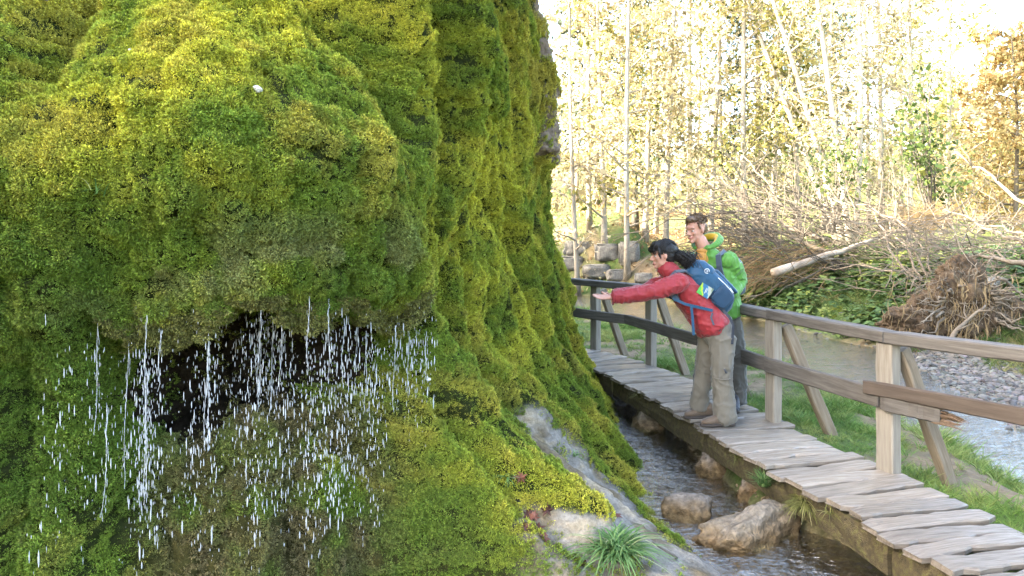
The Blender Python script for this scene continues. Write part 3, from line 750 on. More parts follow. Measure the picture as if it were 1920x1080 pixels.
ST_TAN = [(-.7, (.045, .042, .016)), (-.25, (.10, .083, .032)), (.15, (.16, .105, .052)), (.5, (.175, .125, .072)), (.85, (.21, .172, .125))]
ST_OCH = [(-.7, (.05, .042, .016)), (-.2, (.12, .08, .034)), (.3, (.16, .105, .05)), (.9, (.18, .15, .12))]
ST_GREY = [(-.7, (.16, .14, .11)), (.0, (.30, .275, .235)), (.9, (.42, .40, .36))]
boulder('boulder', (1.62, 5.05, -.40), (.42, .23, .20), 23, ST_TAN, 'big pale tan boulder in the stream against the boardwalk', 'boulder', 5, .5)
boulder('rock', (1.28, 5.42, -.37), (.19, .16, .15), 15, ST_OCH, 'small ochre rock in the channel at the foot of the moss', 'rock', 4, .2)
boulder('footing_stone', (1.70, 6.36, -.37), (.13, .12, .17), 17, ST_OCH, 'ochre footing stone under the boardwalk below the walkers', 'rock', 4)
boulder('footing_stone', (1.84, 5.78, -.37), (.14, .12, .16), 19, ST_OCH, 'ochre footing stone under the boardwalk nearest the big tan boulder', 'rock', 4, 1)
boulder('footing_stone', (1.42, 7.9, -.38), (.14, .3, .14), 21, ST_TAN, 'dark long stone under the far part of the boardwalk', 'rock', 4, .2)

# ---- falling drops and strands of water below the lip
def drop_mat():
    m = bpy.data.materials.new('falling_water'); N, L, B = nodes_of(m)
    B.inputs['Base Color'].default_value = (.94, .96, .98, 1); B.inputs['Roughness'].default_value = .06; B.inputs['IOR'].default_value = 1.33
    B.inputs['Transmission Weight'].default_value = .52
    return m
M_drop = drop_mat()
rd = np.random.default_rng(21)
def lip_y(x):
    """how far out the dripping edge stands at world x"""
    c = (np.abs(ZZ - 1.28) < .06) & (side_w < .9) & (TT < 19)
    xs, ys = CP[..., 0][c], CP[..., 1][c]; o = np.argsort(xs); return np.interp(x, xs[o], ys[o])
DV, DF = [], []
def add_drop(x, y, z, w, l):
    b = len(DV) * 0 + sum(0 for _ in ()) + len(DVv)
    n = 6; rows = [(-.5, .25), (-.28, .85), (.05, 1), (.32, .6), (.5, .12)]
    for q, rw in rows:
        for k in range(n):
            a = 2 * math.pi * k / n; DVv.append((x + math.cos(a) * w * rw, y + math.sin(a) * w * rw, z + q * l))
    for i in range(len(rows) - 1):
        for k in range(n):
            k2 = (k + 1) % n; DF.append((b + i * n + k, b + i * n + k2, b + (i + 1) * n + k2, b + (i + 1) * n + k))
DVv = []
cols_px = np.concatenate([rd.uniform(240, 775, 185), rd.normal(390, 70, 18), rd.normal(690, 55, 14), rd.uniform(130, 260, 22)])
for cpx in cols_px:
    x = (cpx - 960) * 3.62 / 1400; y0 = lip_y(x) - .02 + rd.uniform(-.02, .16)
    ztop = 1.26 + rd.uniform(-.08, .12); n = int(rd.integers(8, 30)); zlow = rd.uniform(-.15, .35)
    for z in ztop - (ztop - zlow) * rd.random(n) ** .85:
        sc = min(1.7, math.exp(rd.normal(-.42, .45))) * (1.0 + .25 * (ztop - z))
        add_drop(x + rd.normal(0, .018), y0 - .05 * (ztop - z) + rd.normal(0, .02), z, .0020 * sc, .020 * sc * rd.uniform(.6, 2.2))
link('water_drops', mesh_np('water_drops', np.array(DVv), np.array(DF), M_drop, True), None, 'bright water drops raining from the mossy lip past the dark cave', 'water drops', None, 'stuff')
STRANDS = [(338, 575, 1010, .0105), (350, 600, 950, .007), (372, 600, 830, .006), (430, 610, 1000, .0055), (183, 590, 800, .0045), (200, 760, 960, .007), (270, 590, 900, .0045), (268, 700, 930, .004), (555, 540, 690, .005), (588, 560, 700, .005), (605, 600, 700, .0045), (620, 610, 690, .0045), (700, 610, 760, .0055), (722, 620, 780, .005), (762, 640, 700, .0045), (225, 640, 900, .004), (470, 560, 640, .004), (500, 590, 720, .0045), (640, 620, 760, .0045), (413, 620, 760, .004), (290, 620, 720, .004)]
ORD = 'first second third fourth fifth sixth seventh eighth ninth tenth eleventh twelfth thirteenth fourteenth fifteenth sixteenth seventeenth eighteenth nineteenth twentieth twenty-first twenty-second'.split()
for k, (px, ya, yb, rad) in enumerate(STRANDS):
    x = (px - 960) * 3.62 / 1400; y0 = lip_y(x) - .03; za = HEYE - (ya - 430) * y0 / 1400; zb = HEYE - (yb - 430) * y0 / 1400
    DVv, DF = [], []; cps = []; ph = rd.uniform(0, 6); z = za; rad = rad * (.42 if k > 1 else .62)
    while z > zb:                                     # the strand breaks into longer and longer gaps as it falls
        q = (za - z) / (za - zb); l = rd.uniform(.02, .055) * (1.2 - .6 * q); w_ = rad * rd.uniform(.45, 1.15) * (1.0 - .35 * q)
        add_drop(x + .012 * math.sin(ph + q * 5) * q + rd.normal(0, .0035 + .006 * q), y0 - .04 * q + rd.normal(0, .004), z - l / 2, w_, l)
        cps.append((x + .012 * math.sin(ph + q * 5) * q, y0 - .04 * q, z))
        if rd.random() < .45: add_drop(x + rd.normal(0, .010 + .012 * q), y0 - .04 * q + rd.normal(0, .01), z - l * rd.random(), w_ * .5, l * .5)
        z -= l * rd.uniform(.55, .9 + .9 * q)
    cps.append((x, y0 - .04, zb - .03)); b0_ = len(DVv); mbt = MB(); mbt.tube(cps, .0011, 4, False); DVv += mbt.v; DF += [tuple(i + b0_ for i in f) for f in mbt.f]
    rank = sorted(s_[0] for s_ in STRANDS).index(px)
    lab = 'thickest white strand of water falling before the dark cave' if k == 0 else 'beaded water strand falling from the moss lip, %s from the left' % ORD[rank]
    link('water_strand', mesh_np('water_strand', np.array(DVv), np.array(DF), M_drop, True), None, lab, 'water strand', 'strands of falling water')
# ================================================================== TREES, DEBRIS, PLANTS
M_bark = noise_mat('pale_bark', [(.3, (.20, .165, .12)), (.55, (.34, .30, .235)), (.8, (.48, .44, .37))], 6, 6, .9, .4, 20, .01, (2, 2, .6), rnd=.2)
M_barkd = noise_mat('dark_bark', [(.3, (.06, .05, .035)), (.6, (.13, .11, .085)), (.8, (.2, .18, .14))], 6, 6, .9, .4, 20, .01, (2, 2, .6), rnd=.2)
M_leafy = leaf_mat('yellow_leaves', [(0, (.17, .14, .07)), (.25, (.34, .27, .14)), (.55, (.47, .40, .24)), (.8, (.56, .50, .35)), (1, (.34, .32, .13))], .5)
M_leafg = leaf_mat('gold_green_leaves', [(0, (.06, .075, .02)), (.35, (.20, .20, .05)), (.7, (.38, .32, .10)), (1, (.50, .42, .16))], .45)
M_leafo = leaf_mat('orange_leaves', [(0, (.20, .11, .03)), (.4, (.40, .29, .13)), (.75, (.52, .41, .20)), (1, (.36, .32, .13))], .5)
M_needle = leaf_mat('dark_needles', [(0, (.02, .035, .022)), (.6, (.05, .075, .04)), (1, (.12, .12, .045))], .2)
M_leafs = leaf_mat('shrub_leaves', [(0, (.03, .05, .012)), (.5, (.08, .12, .03)), (.85, (.15, .18, .045)), (1, (.28, .25, .06))], .4)

def leaf_quads(P, size, r):
    n = len(P); A = r.normal(size=(n, 3)); A /= np.linalg.norm(A, axis=1, keepdims=True)
    B_ = np.cross(A, r.normal(size=(n, 3))); B_ /= np.linalg.norm(B_, axis=1, keepdims=True) + 1e-9
    s = (size * np.clip(np.exp(r.normal(-.12, .42, n)), .35, 2.2))[:, None]
    V = np.stack([P - A * s, P + B_ * s * .55 + A * s * .1, P + A * s, P - B_ * s * .55 + A * s * .1], 1).reshape(-1, 3)
    return V, np.arange(4 * n).reshape(n, 4)

def make_tree(seed, H, r0, lean, nb, leaves, lsize, spread, lmat, bmat, first=.18, droop=.0, stems=1, cone=False):
    r = np.random.default_rng(seed); mb = MB(); tips = []
    for st in range(stems):
        az = r.uniform(0, 6.28); ln = lean * r.uniform(.5, 1.2) + (.10 * st)
        d = np.array([math.cos(az) * ln, math.sin(az) * ln]); ph = r.uniform(0, 6, 2); bow = r.uniform(.06, .25)
        hh = H * r.uniform(.85, 1.0); n = 14; pts, rad = [], []
        for i in range(n + 1):
            q = i / n
            pts.append(Vector((d[0] * q * hh + bow * math.sin(ph[0] + q * 5) * q + .12 * st * math.cos(az), d[1] * q * hh + bow * math.sin(ph[1] + q * 4) * q + .12 * st * math.sin(az), q * hh)))
            rad.append(r0 * (1 - .88 * q) * (1.35 if i == 0 else 1) + .006)
        mb.tube(pts, rad, 7)
        for b in range(nb):
            q = first + (1 - first) * (b + r.random()) / nb; i = min(n - 1, int(q * n)); p = pts[i].lerp(pts[i + 1], q * n - i)
            a = r.uniform(0, 6.28); L = spread * (1.05 - .75 * q if not cone else 1.15 - 1.05 * q) * r.uniform(.55, 1.15); up = r.uniform(.15, .8) if not cone else r.uniform(-.35, .1)
            bd = Vector((math.cos(a), math.sin(a), up)).normalized(); sgs = 5; bp = []
            for k in range(sgs + 1):
                u = k / sgs; bp.append(p + bd * L * u + Vector((0, 0, -droop * L * u * u)) + Vector(r.normal(0, .03 * L, 3)) * u)
            br = rad[i] * .42; mb.tube(bp, [max(.005, br * (1 - .85 * k / sgs)) for k in range(sgs + 1)], 5, False)
            tips += [(bp[k], L) for k in range(2, sgs + 1)]
            for w in range(3):
                k = int(r.integers(2, sgs)); e = bp[k] + Vector(r.normal(0, .30 * L, 3)) + bd * .2 * L
                mb.tube([bp[k], bp[k].lerp(e, .5) + Vector(r.normal(0, .03, 3)), e], [.009, .006, .003], 4, False); tips += [(e, L), (bp[k].lerp(e, .6), L)]
    tm = mb.mesh('trunk', bmat, True)
    T = np.array([t[0][:] for t in tips]); Ls = np.array([t[1] for t in tips])
    pick = r.integers(0, len(T), leaves)
    P = T[pick] + r.normal(0, 1, (leaves, 3)) * (Ls[pick] * .085 + .05)[:, None] * np.array([1, 1, .8])
    V, F = leaf_quads(P, lsize, r)
    return tm, mesh_np('crown', V, F, lmat)

TK = {
    'yellow': [make_tree(500 + k, 15, .085 + .012 * k, .04, 34, 4200, .065, 2.6, M_leafy, M_bark, .10) for k in range(3)],
    'green': [make_tree(510 + k, 14, .11, .05, 34, 4600, .065, 2.8, M_leafg, M_bark, .10) for k in range(2)],
    'multi': [make_tree(520, 15, .10, .07, 22, 6000, .065, 2.4, M_leafy, M_bark, .2, 0, 4)],
    'orange': [make_tree(530 + k, 11, .13, .05, 44, 8000, .10, 3.6, M_leafo, M_barkd, .03, .15) for k in range(2)],
    'dark': [make_tree(540, 18, .15, .02, 70, 6500, .09, 2.6, M_needle, M_barkd, .15, .1, 1, True)],
}
def gz1(x, y): return float(ground_z(np.array([float(x)]), np.array([float(y)]))[0][0])
def plant_tree(kind, k, x, y, rz, sc, label, group):
    tm, cm = TK[kind][k % len(TK[kind])]
    t = thing('tree', label, 'tree', (x, y, gz1(x, y) - .05), (0, 0, rz), group)
    t.scale = (sc, sc, sc)
    link('trunk', tm, t); link('crown', cm, t)
    return t
FRONT = [  # pixel column of the trunk, distance, kind, scale, label
    (1084, 23.5, 'yellow', .95, 'slim leaning birch closest to the cliff edge'),
    (1106, 26, 'yellow', 1.0, 'slim pale tree second from the cliff edge'),
    (1134, 24.5, 'green', .95, 'slim pale tree behind the cut stone blocks'),
    (1176, 23, 'yellow', 1.05, 'brightest straight white trunk above the far end of the railing'),
    (1210, 27, 'green', 1.0, 'slender tree just right of the brightest straight trunk'),
    (1248, 25, 'yellow', 1.0, 'yellow tree above the bent-over walker in red'),
    (1332, 26, 'yellow', 1.1, 'yellow tree rising behind the head of the walker in green'),
    (1398, 24.5, 'green', 1.0, 'tree to the right of the head of the walker in green'),
    (1452, 28, 'yellow', 1.05, 'yellow tree left of the multi-stemmed tree'),
    (1500, 25, 'green', 1.0, 'pale tree growing over the brushwood pile'),
    (1602, 23, 'multi', 1.0, 'tree with four pale stems rising from one foot'),
    (1655, 27, 'yellow', 1.05, 'yellow tree close behind the four-stemmed tree'),
    (1705, 25, 'yellow', 1.0, 'pale trunk behind the green leafy shrub'),
    (1770, 31, 'green', 1.1, 'tree at the left end of the sunlit meadow'),
]
for k, (px, Y, kind, sc, lab) in enumerate(FRONT):
    plant_tree(kind, k, (px - 960) * Y / 1400, Y, k * 2.39, sc, lab, 'slim trees lining the brook')
BACK = [(1120, 34, 'dark'), (1192, 38, 'dark'), (1160, 33, 'yellow'), (1230, 36, 'yellow'), (1290, 34, 'green'), (1300, 41, 'yellow'), (1355, 37, 'yellow'), (1420, 35, 'dark'), (1436, 39, 'yellow'), (1490, 37, 'green'), (1545, 35, 'yellow'), (1570, 42, 'dark'), (1630, 37, 'yellow'), (1690, 40, 'green'), (1740, 42, 'yellow'), (1080, 40, 'yellow')]
for k, (px, Y, kind) in enumerate(BACK):
    plant_tree(kind, k + 1, (px - 960) * Y / 1400, Y, k * 1.7 + .5, 1.15, ('dark fir in the wood, %s fir counted from the cliff' if kind == 'dark' else 'hazy pale second-row tree of the wood, %s counted from the cliff') % ORD[sorted(q[0] for q in BACK if (q[2] == 'dark') == (kind == 'dark')).index(px)], 'second row of the wood' if kind != 'dark' else 'dark firs in the wood')
for k, (px, Y, sc, lab) in enumerate([(1905, 28, .72, 'orange leaved tree at the right picture edge'), (1840, 33, .85, 'golden tree above the bare slanting trunk'), (1850, 37, .6, 'low golden tree standing behind the sunlit meadow'), (1960, 33, .85, 'orange tree cut off by the right picture edge'), (1780, 44, .75, 'golden tree at the far left of the meadow back edge')]):
    plant_tree('orange', k, (px - 960) * Y / 1400, Y, k * 1.3, sc, lab, 'golden trees round the meadow')
# far wooded slope: reads as one mass of leaves
r = np.random.default_rng(77); n = 11500
y = 48 + 32 * r.random(n); x = (r.uniform(750, 2000, n) - 960) * y / 1400
gzv = ground_z(x, y)[0]; hgt = (3.5 + 3 * fbm(x * .15, y * .15, 0, 88)) * r.random(n) ** .8
V, F = leaf_quads(np.stack([x, y, gzv + hgt], 1), .26, r)
link('far_wood', mesh_np('far_wood', V, F, M_leafy), None, 'sunlit yellow woodland covering the slope behind the trees', 'woodland', None, 'stuff')

# ---- green leafy shrub rising out of the debris
def shrub(name, base, H, seed, leaves, label, lsize=.055, stems=6, sp=.35):
    r = np.random.default_rng(seed); mb = MB(); tips = []
    for s in range(stems):
        a = r.uniform(0, 6.28); l = r.uniform(.08, sp); d = Vector((math.cos(a) * l, math.sin(a) * l, 1)).normalized(); L = H * r.uniform(.6, 1); p = [Vector((0, 0, 0))]; n = 8
        for i in range(n): p.append(p[-1] + (d + Vector(r.normal(0, .10, 3))).normalized() * L / n)
        mb.tube(p, [.028 * (1 - .85 * i / n) + .004 for i in range(n + 1)], 5, False)
        for b in range(9):
            i = int(r.integers(3, n)); e = p[i] + Vector(r.normal(0, .42, 3)) * L * .32 + d * .2
            mb.tube([p[i], p[i].lerp(e, .5) + Vector(r.normal(0, .05, 3)), e], [.010, .007, .003], 4, False); tips += [e, p[i].lerp(e, .6), p[i].lerp(e, .8)]
    T = np.array([t[:] for t in tips]); P = T[r.integers(0, len(T), leaves)] + r.normal(0, .17, (leaves, 3))
    V, F = leaf_quads(P, lsize, r)
    t = thing(name, label, 'shrub', base)
    link('stem', mb.mesh('stem', M_barkd, True), t); link('crown', mesh_np('crown', V, F, M_leafs), t)
shrub('leafy_shrub', at(1748, 452, 17), 4.2, 600, 1500, 'tall thin green leafed shrub above the root plate', .055, 6, .30)
shrub('leafy_shrub', at(1560, 440, 19), 3.4, 601, 900, 'lower green shrub left of the tall thin shrub', .05, 6, .55)

# ---- flood debris: logs, branches, twigs
M_dead = noise_mat('dead_wood', [(.3, (.09, .07, .05)), (.55, (.17, .138, .10)), (.8, (.27, .23, .18))], 5, 6, .85, .4, 20, .01, (2, 2, 2), rnd=.25)
M_log = noise_mat('barked_off_log', [(.3, (.24, .19, .14)), (.55, (.42, .36, .29)), (.8, (.58, .53, .46))], 3, 8, .8, .5, 14, .012, (1, 1, 1))
M_twig = noise_mat('dry_twigs', [(.3, (.13, .08, .035)), (.55, (.22, .15, .07)), (.8, (.31, .23, .13))], 3, 4, .85, .2)
M_soil = noise_mat('root_soil', [(.3, (.032, .021, .012)), (.55, (.095, .064, .037)), (.8, (.18, .13, .078))], 3, 8, .95, 1.0, 9, .05)
def wob_path(a, b, sag, r, n=8, j=.02):
    a, b = Vector(a), Vector(b); L = (b - a).length; P = []
    for i in range(n + 1):
        q = i / n; P.append(a.lerp(b, q) + Vector((0, 0, sag * L * 4 * q * (1 - q))) + Vector(r.normal(0, j * L, 3)) * (0 < i < n))
    return P
def branch(a, b, rad, sag, seed, label, mat, name='fallen_branch', side=4, cat='branch', group='flood-swept branches'):
    r = np.random.default_rng(seed); a, b = Vector(a), Vector(b); o = a.copy()
    P = [p - o for p in wob_path(a, b, sag, r, 8, .004 if name == 'fallen_log' else .02)]
    mb = MB(); mb.tube(P, [rad * (1 - .75 * i / 8) + .003 for i in range(9)], 7)
    L = (b - a).length
    for s in range(side):
        i = int(r.integers(2, 8)); d = (P[i + 1] - P[i]).normalized(); e = P[i] + (d * .7 + Vector(r.normal(0, .5, 3))).normalized() * L * r.uniform(.15, .38)
        mb.tube([P[i], P[i].lerp(e, .5) + Vector(r.normal(0, .03, 3)), e], [rad * .4 + .002, rad * .25 + .002, .003], 5)
    return link(name, mb.mesh(name, mat, True), None, label, cat, group, None, o)
lg = branch(at(1450, 512, 17.0), at(1648, 446, 18.0), .11, .0, 700, 'thick pale barkless log lying slanted across the brushwood', M_log, 'fallen_log', 1, 'log', None)
BR = [  # start px,py,Y  end px,py,Y  radius sag label
    ((1550, 452, 18.5), (1380, 392, 19.5), .065, .03, 'sunlit tan branch highest on the left of the pile'),
    ((1560, 478, 18), (1392, 418, 18.8), .06, .02, 'sunlit tan branch just below the highest one on the left of the pile'),
    ((1600, 500, 18), (1360, 432, 19), .05, .03, 'long grey branch above the slanted pale log'),
    ((1430, 400, 18), (1150, 452, 20), .028, .06, 'thin arching branch over the head of the walker in red'),
    ((1400, 430, 18), (1190, 500, 19.5), .022, .07, 'thin twig arching down to the far railing'),
    ((1925, 384, 13.5), (1790, 284, 14.5), .035, .01, 'bare slanting trunk over the meadow at the right picture edge'),
    ((1930, 470, 13.5), (1770, 392, 15), .035, .02, 'thin bare branch sloping under the slanting trunk'),
    ((1930, 440, 15), (1800, 420, 16), .03, .03, 'thin grey branch level with the meadow edge at the right'),
    ((1935, 500, 12.5), (1800, 478, 13), .05, .03, 'grey branch leaving the root plate to the right'),
    ((1715, 520, 15), (1610, 392, 18), .026, .05, 'first of four bowed poles left of the root plate'),
    ((1728, 522, 15), (1640, 400, 18), .026, .06, 'second of four bowed poles left of the root plate'),
    ((1738, 518, 15), (1668, 404, 18), .024, .06, 'third of four bowed poles left of the root plate'),
    ((1748, 515, 15), (1690, 410, 18), .022, .05, 'rightmost of four bowed poles left of the root plate'),
    ((1480, 470, 18), (1350, 330, 20), .030, .02, 'bare branch pointing up left behind the walker in green'),
    ((1500, 440, 19), (1390, 290, 21), .030, .03, 'bare branch pointing steeply up from the pile'),
    ((1620, 430, 19), (1440, 340, 20), .026, .03, 'thin branch crossing above the brushwood'),
    ((1770, 470, 15), (1560, 372, 18.5), .030, .04, 'long thin branch sweeping left from the root plate top'),
    ((1760, 520, 15), (1520, 500, 17.5), .028, .02, 'low level branch between slanted log and root plate'),
    ((1770, 642, 11.6), (1848, 572, 11.7), .040, .02, 'pale root stick leaning on the foot of the root plate'),
    ((1480, 520, 17.4), (1395, 560, 17.2), .022, -.04, 'drooping tan branch under the slanted log'),
    ((1870, 520, 12), (1925, 560, 12), .03, .05, 'bent root branch right of the root plate'),
    ((1670, 690, 10.6), (1755, 672, 10.9), .022, .03, 'bleached driftwood stick lying on the gravel bar'),
]
for k, (a, b, rad, sag, lab) in enumerate(BR):
    branch(at(*a), at(*b), rad, sag, 710 + k, lab, M_dead, 'driftwood' if 'driftwood' in lab else 'fallen_branch', 0 if 'driftwood' in lab else 4)
# tangle of thin twigs
def twig_mass(name, n, seed, gen, mat, label, cat, rad=(.004, .011)):
    r = np.random.default_rng(seed); mb = MB()
    for k in range(n):
        a, b, sag = gen(r); P = wob_path(a, b, sag, r, 4, .03); rr = r.uniform(*rad); mb.tube(P, [rr, rr, rr * .8, rr * .6, rr * .3], 4, False)
    return link(name, mb.mesh(name, mat, True), None, label, cat, None, 'stuff')
def g_pile(r):
    px = r.uniform(1380, 1800); py = r.uniform(375, 540) + (px - 1550) * .05; Y = r.uniform(17.2, 20); a = at(px, py, Y)
    d = Vector((-1 + r.normal(0, .5), r.normal(0, .5), r.normal(.18, .32))); return a, a + d * r.uniform(.6, 2.2), r.uniform(-.08, .08)
twig_mass('brushwood', 800, 801, g_pile, M_dead, 'tangled heap of bare flood-swept brushwood on the far bank', 'brushwood', (.004, .016))
def g_straw(r):
    a = at(r.uniform(1400, 1560), r.uniform(455, 530), r.uniform(17, 18.2)); d = Vector((-.9 + r.normal(0, .25), r.normal(0, .25), -.5 + r.normal(0, .22))); return a, a + d * r.uniform(.5, 1.5), r.uniform(0, .1)
twig_mass('dry_willow_twigs', 260, 802, g_straw, M_twig, 'golden dry twigs sweeping down to the water behind the walker in green', 'twigs', (.004, .009))
def g_right(r):
    a = at(r.uniform(1660, 1930), r.uniform(410, 560), r.uniform(12.6, 16)); d = Vector((r.normal(.1, .8), r.normal(0, .5), r.normal(.05, .3))); return a, a + d * r.uniform(.5, 1.8), r.uniform(-.06, .06)
twig_mass('broken_twigs', 520, 803, g_right, M_dead, 'grey tangle of broken twigs right of the root plate', 'twigs')
def g_arch(r):
    a = at(r.uniform(1380, 1480), r.uniform(370, 450), r.uniform(18, 20)); d = Vector((-1, r.normal(0, .3), r.normal(.0, .28))); return a, a + d * r.uniform(1.2, 3.2), r.uniform(.0, .10)
twig_mass('arching_twigs', 70, 804, g_arch, M_dead, 'thin bare twigs arching left behind both walkers', 'twigs', (.005, .010))

def g_up(r):
    a = at(r.uniform(1380, 1900), r.uniform(400, 470), r.uniform(16.5, 20)); d = Vector((r.normal(-.35, .5), r.normal(0, .3), 1)); return a, a + d * r.uniform(.7, 2.2), r.uniform(-.05, .05)
twig_mass('upright_twigs', 130, 805, g_up, M_dead, 'bare thin stems sticking up out of the brushwood', 'twigs', (.005, .013))
# ---- root plate of the toppled tree
rp = thing('root_plate', 'upturned earthy root plate of a toppled tree hung with dry grass', 'tree root', at(1800, 645, 12.2))
rp.scale = (.80, .85, .76)
def lump(c, rx, seed):
    bm = bmesh.new(); bmesh.ops.create_icosphere(bm, subdivisions=6, radius=1); V = np.array([v.co[:] for v in bm.verts]); F = np.array([[v.index for v in f.verts] for f in bm.faces]); bm.free()
    V = V * (1 + .10 * fbm(V[:, 0] * 19, V[:, 1] * 19, V[:, 2] * 10, seed + 4, 3) + 1.0 * .40 * fbm(V[:, 0] * 1.9, V[:, 1] * 1.9, V[:, 2] * 1.9 + seed, seed, 3) + .22 * fbm(V[:, 0] * 6, V[:, 1] * 6, V[:, 2] * 6, seed + 1, 4))[:, None]
    return V * np.array(rx) + np.array(c), F
V, F = lump((0.15, .20, 1.40), (.48, .30, .42), 912); link('soil_clod', mesh_np('soil_clod', V, F, M_soil, True), rp)
V, F = lump((0, .10, .72), (.82, .42, .80), 900); link('soil_clod', mesh_np('soil_clod', V, F, M_soil, True), rp)
V, F = lump((-.85, .20, .38), (.58, .38, .45), 905); link('soil_clod', mesh_np('soil_clod', V, F, M_soil, True), rp)
V, F = lump((.92, .3, .50), (.60, .38, .55), 908); link('soil_clod', mesh_np('soil_clod', V, F, M_soil, True), rp)
r = np.random.default_rng(910)
for k in range(44):
    a = r.uniform(-.4, 3.5); p = Vector((math.cos(a) * .5, -.15 - .2 * r.random(), .75 + math.sin(a) * .6)); e = p + Vector((math.cos(a) * r.uniform(.3, .8), r.uniform(-.5, .0), math.sin(a) * r.uniform(.2, .6) - .15))
    mb = MB(); mb.tube(wob_path(p, e, r.uniform(-.15, .1), r, 6, .05), [.032 * (1 - .85 * i / 6) * r.uniform(.3, 1.1) + .003 for i in range(7)], 6); link('root', mb.mesh('root', M_dead, True), rp)
mb = MB(); mb.tube([(.35, .3, .95), (1.1, .9, 1.15), (2.4, 2.2, 1.2), (4.2, 3.6, 1.2)], [.26, .20, .16, .12], 10); link('trunk', mb.mesh('trunk', M_bark, True), rp)
mb = MB(); r = np.random.default_rng(911)
for k in range(300):
    px_, pz = r.normal(-.15, .72), r.uniform(.25, 1.55); p = Vector((px_, -.28 - .12 * r.random() + .25 * abs(px_), pz)); l = r.uniform(.15, .6)
    e = p + Vector((r.normal(0, .14) - .12, -.06 - .1 * r.random(), -l)); w = r.uniform(.0015, .0035)
    mb.add([p + Vector((-w, 0, 0)), p + Vector((w, 0, 0)), p.lerp(e, .55) + Vector((w + r.normal(0, .02), -.03, .02)), p.lerp(e, .55) + Vector((-w + r.normal(0, .005), -.03, .02)), e], [(0, 1, 2, 3), (3, 2, 4)])
link('dry_grass', mb.mesh('dry_grass', M_twig), rp, kind='stuff')
mb = MB()
for k in range(420):
    a_ = r.uniform(0, 6.28); rr_ = math.sqrt(r.random()); p = Vector((math.cos(a_) * .95 * rr_ - .05, -.22 - .2 * r.random() + .3 * rr_, .75 + math.sin(a_) * .85 * rr_)); e = p + Vector((r.normal(0, .22), r.uniform(-.25, .02), r.normal(-.12, .18)))
    mb.tube(wob_path(p, e, r.uniform(-.2, .2), r, 4, .06), [.007, .006, .005, .004, .002], 4, False)
link('root_fibres', mb.mesh('root_fibres', M_dead), rp, kind='stuff')
# debris caught in the shrub
t = thing('debris_clump', 'clump of flood-caught grass hanging in the tall thin shrub', 'debris', at(1745, 395, 16.8)); mb = MB()
for k in range(700):
    p = Vector((r.normal(0, .32), r.normal(0, .15), r.normal(0, .12) - .12)); e = p + Vector((r.normal(-.2, .3), r.normal(0, .12), r.normal(-.16, .12))); w = .005
    mb.add([p + Vector((0, 0, -w)), p + Vector((0, 0, w)), e], [(0, 1, 2)])
link('dry_grass', mb.mesh('dry_grass', M_twig), t, kind='stuff')

def ground_hit(px, py):
    Y = np.linspace(14, 45, 600); z = HEYE - (py - 430) * Y / 1400; g = ground_z((px - 960) * Y / 1400, Y)[0]
    k = int(np.argmax(z < np.maximum(g, WATER))); return Vector(((px - 960) * Y[k] / 1400, Y[k], max(g[k], WATER)))
# ---- cut stone blocks on the far bank by the railing's end
def block(c, h, seed, rz, label):
    bm = bmesh.new(); bmesh.ops.create_cube(bm, size=2); bmesh.ops.bevel(bm, geom=bm.edges[:], offset=.16, segments=2, affect='EDGES'); bmesh.ops.triangulate(bm, faces=bm.faces[:]); bmesh.ops.subdivide_edges(bm, edges=bm.edges[:], cuts=3, use_grid_fill=True); bmesh.ops.triangulate(bm, faces=bm.faces[:])
    V = np.array([v.co[:] for v in bm.verts]); F = np.array([[v.index for v in f.verts] for f in bm.faces]); bm.free()
    V = V * (1 + .26 * fbm(V[:, 0] * 1.5, V[:, 1] * 1.5, V[:, 2] * 1.5 + seed, seed, 4))[:, None]
    cc = np.array([.19, .18, .155]) * (1 + .5 * fbm(V[:, 0] * 3, V[:, 1] * 3, V[:, 2] * 3, seed + 2, 4))[:, None]
    link('stone_block', mesh_np('stone_block', V * np.array(h), F, M_stone, True, cc), None, label, 'stone block', 'cut stone blocks on the far bank', None, c, (0, 0, rz))
for k, (px, py, Y, h, lab) in enumerate([(1086, 463, 25, (.50, .4, .24), 'largest grey stone block beside the cliff edge above the railing'), (1140, 474, 25.2, (.40, .4, .28), 'pale stone block right of the largest one'), (1180, 478, 25.4, (.32, .4, .36), 'pale upright stone block farthest from the cliff'),
                                        (1072, 492, 24.6, (.40, .4, .24), 'grey stone block under the largest one'), (1120, 510, 24.3, (.42, .4, .22), 'low mossy stone block close above the far rail'), (1160, 514, 24.0, (.34, .3, .18), 'low rounded stone block right of the mossy one'), (1208, 522, 23.6, (.26, .2, .15), 'small low stone block at the water edge behind the walker in red')]):
    block(ground_hit(px, py + 6) + Vector((0, .1, h[2] * .25)), h, 950 + k, rd.uniform(-.3, .3), lab)

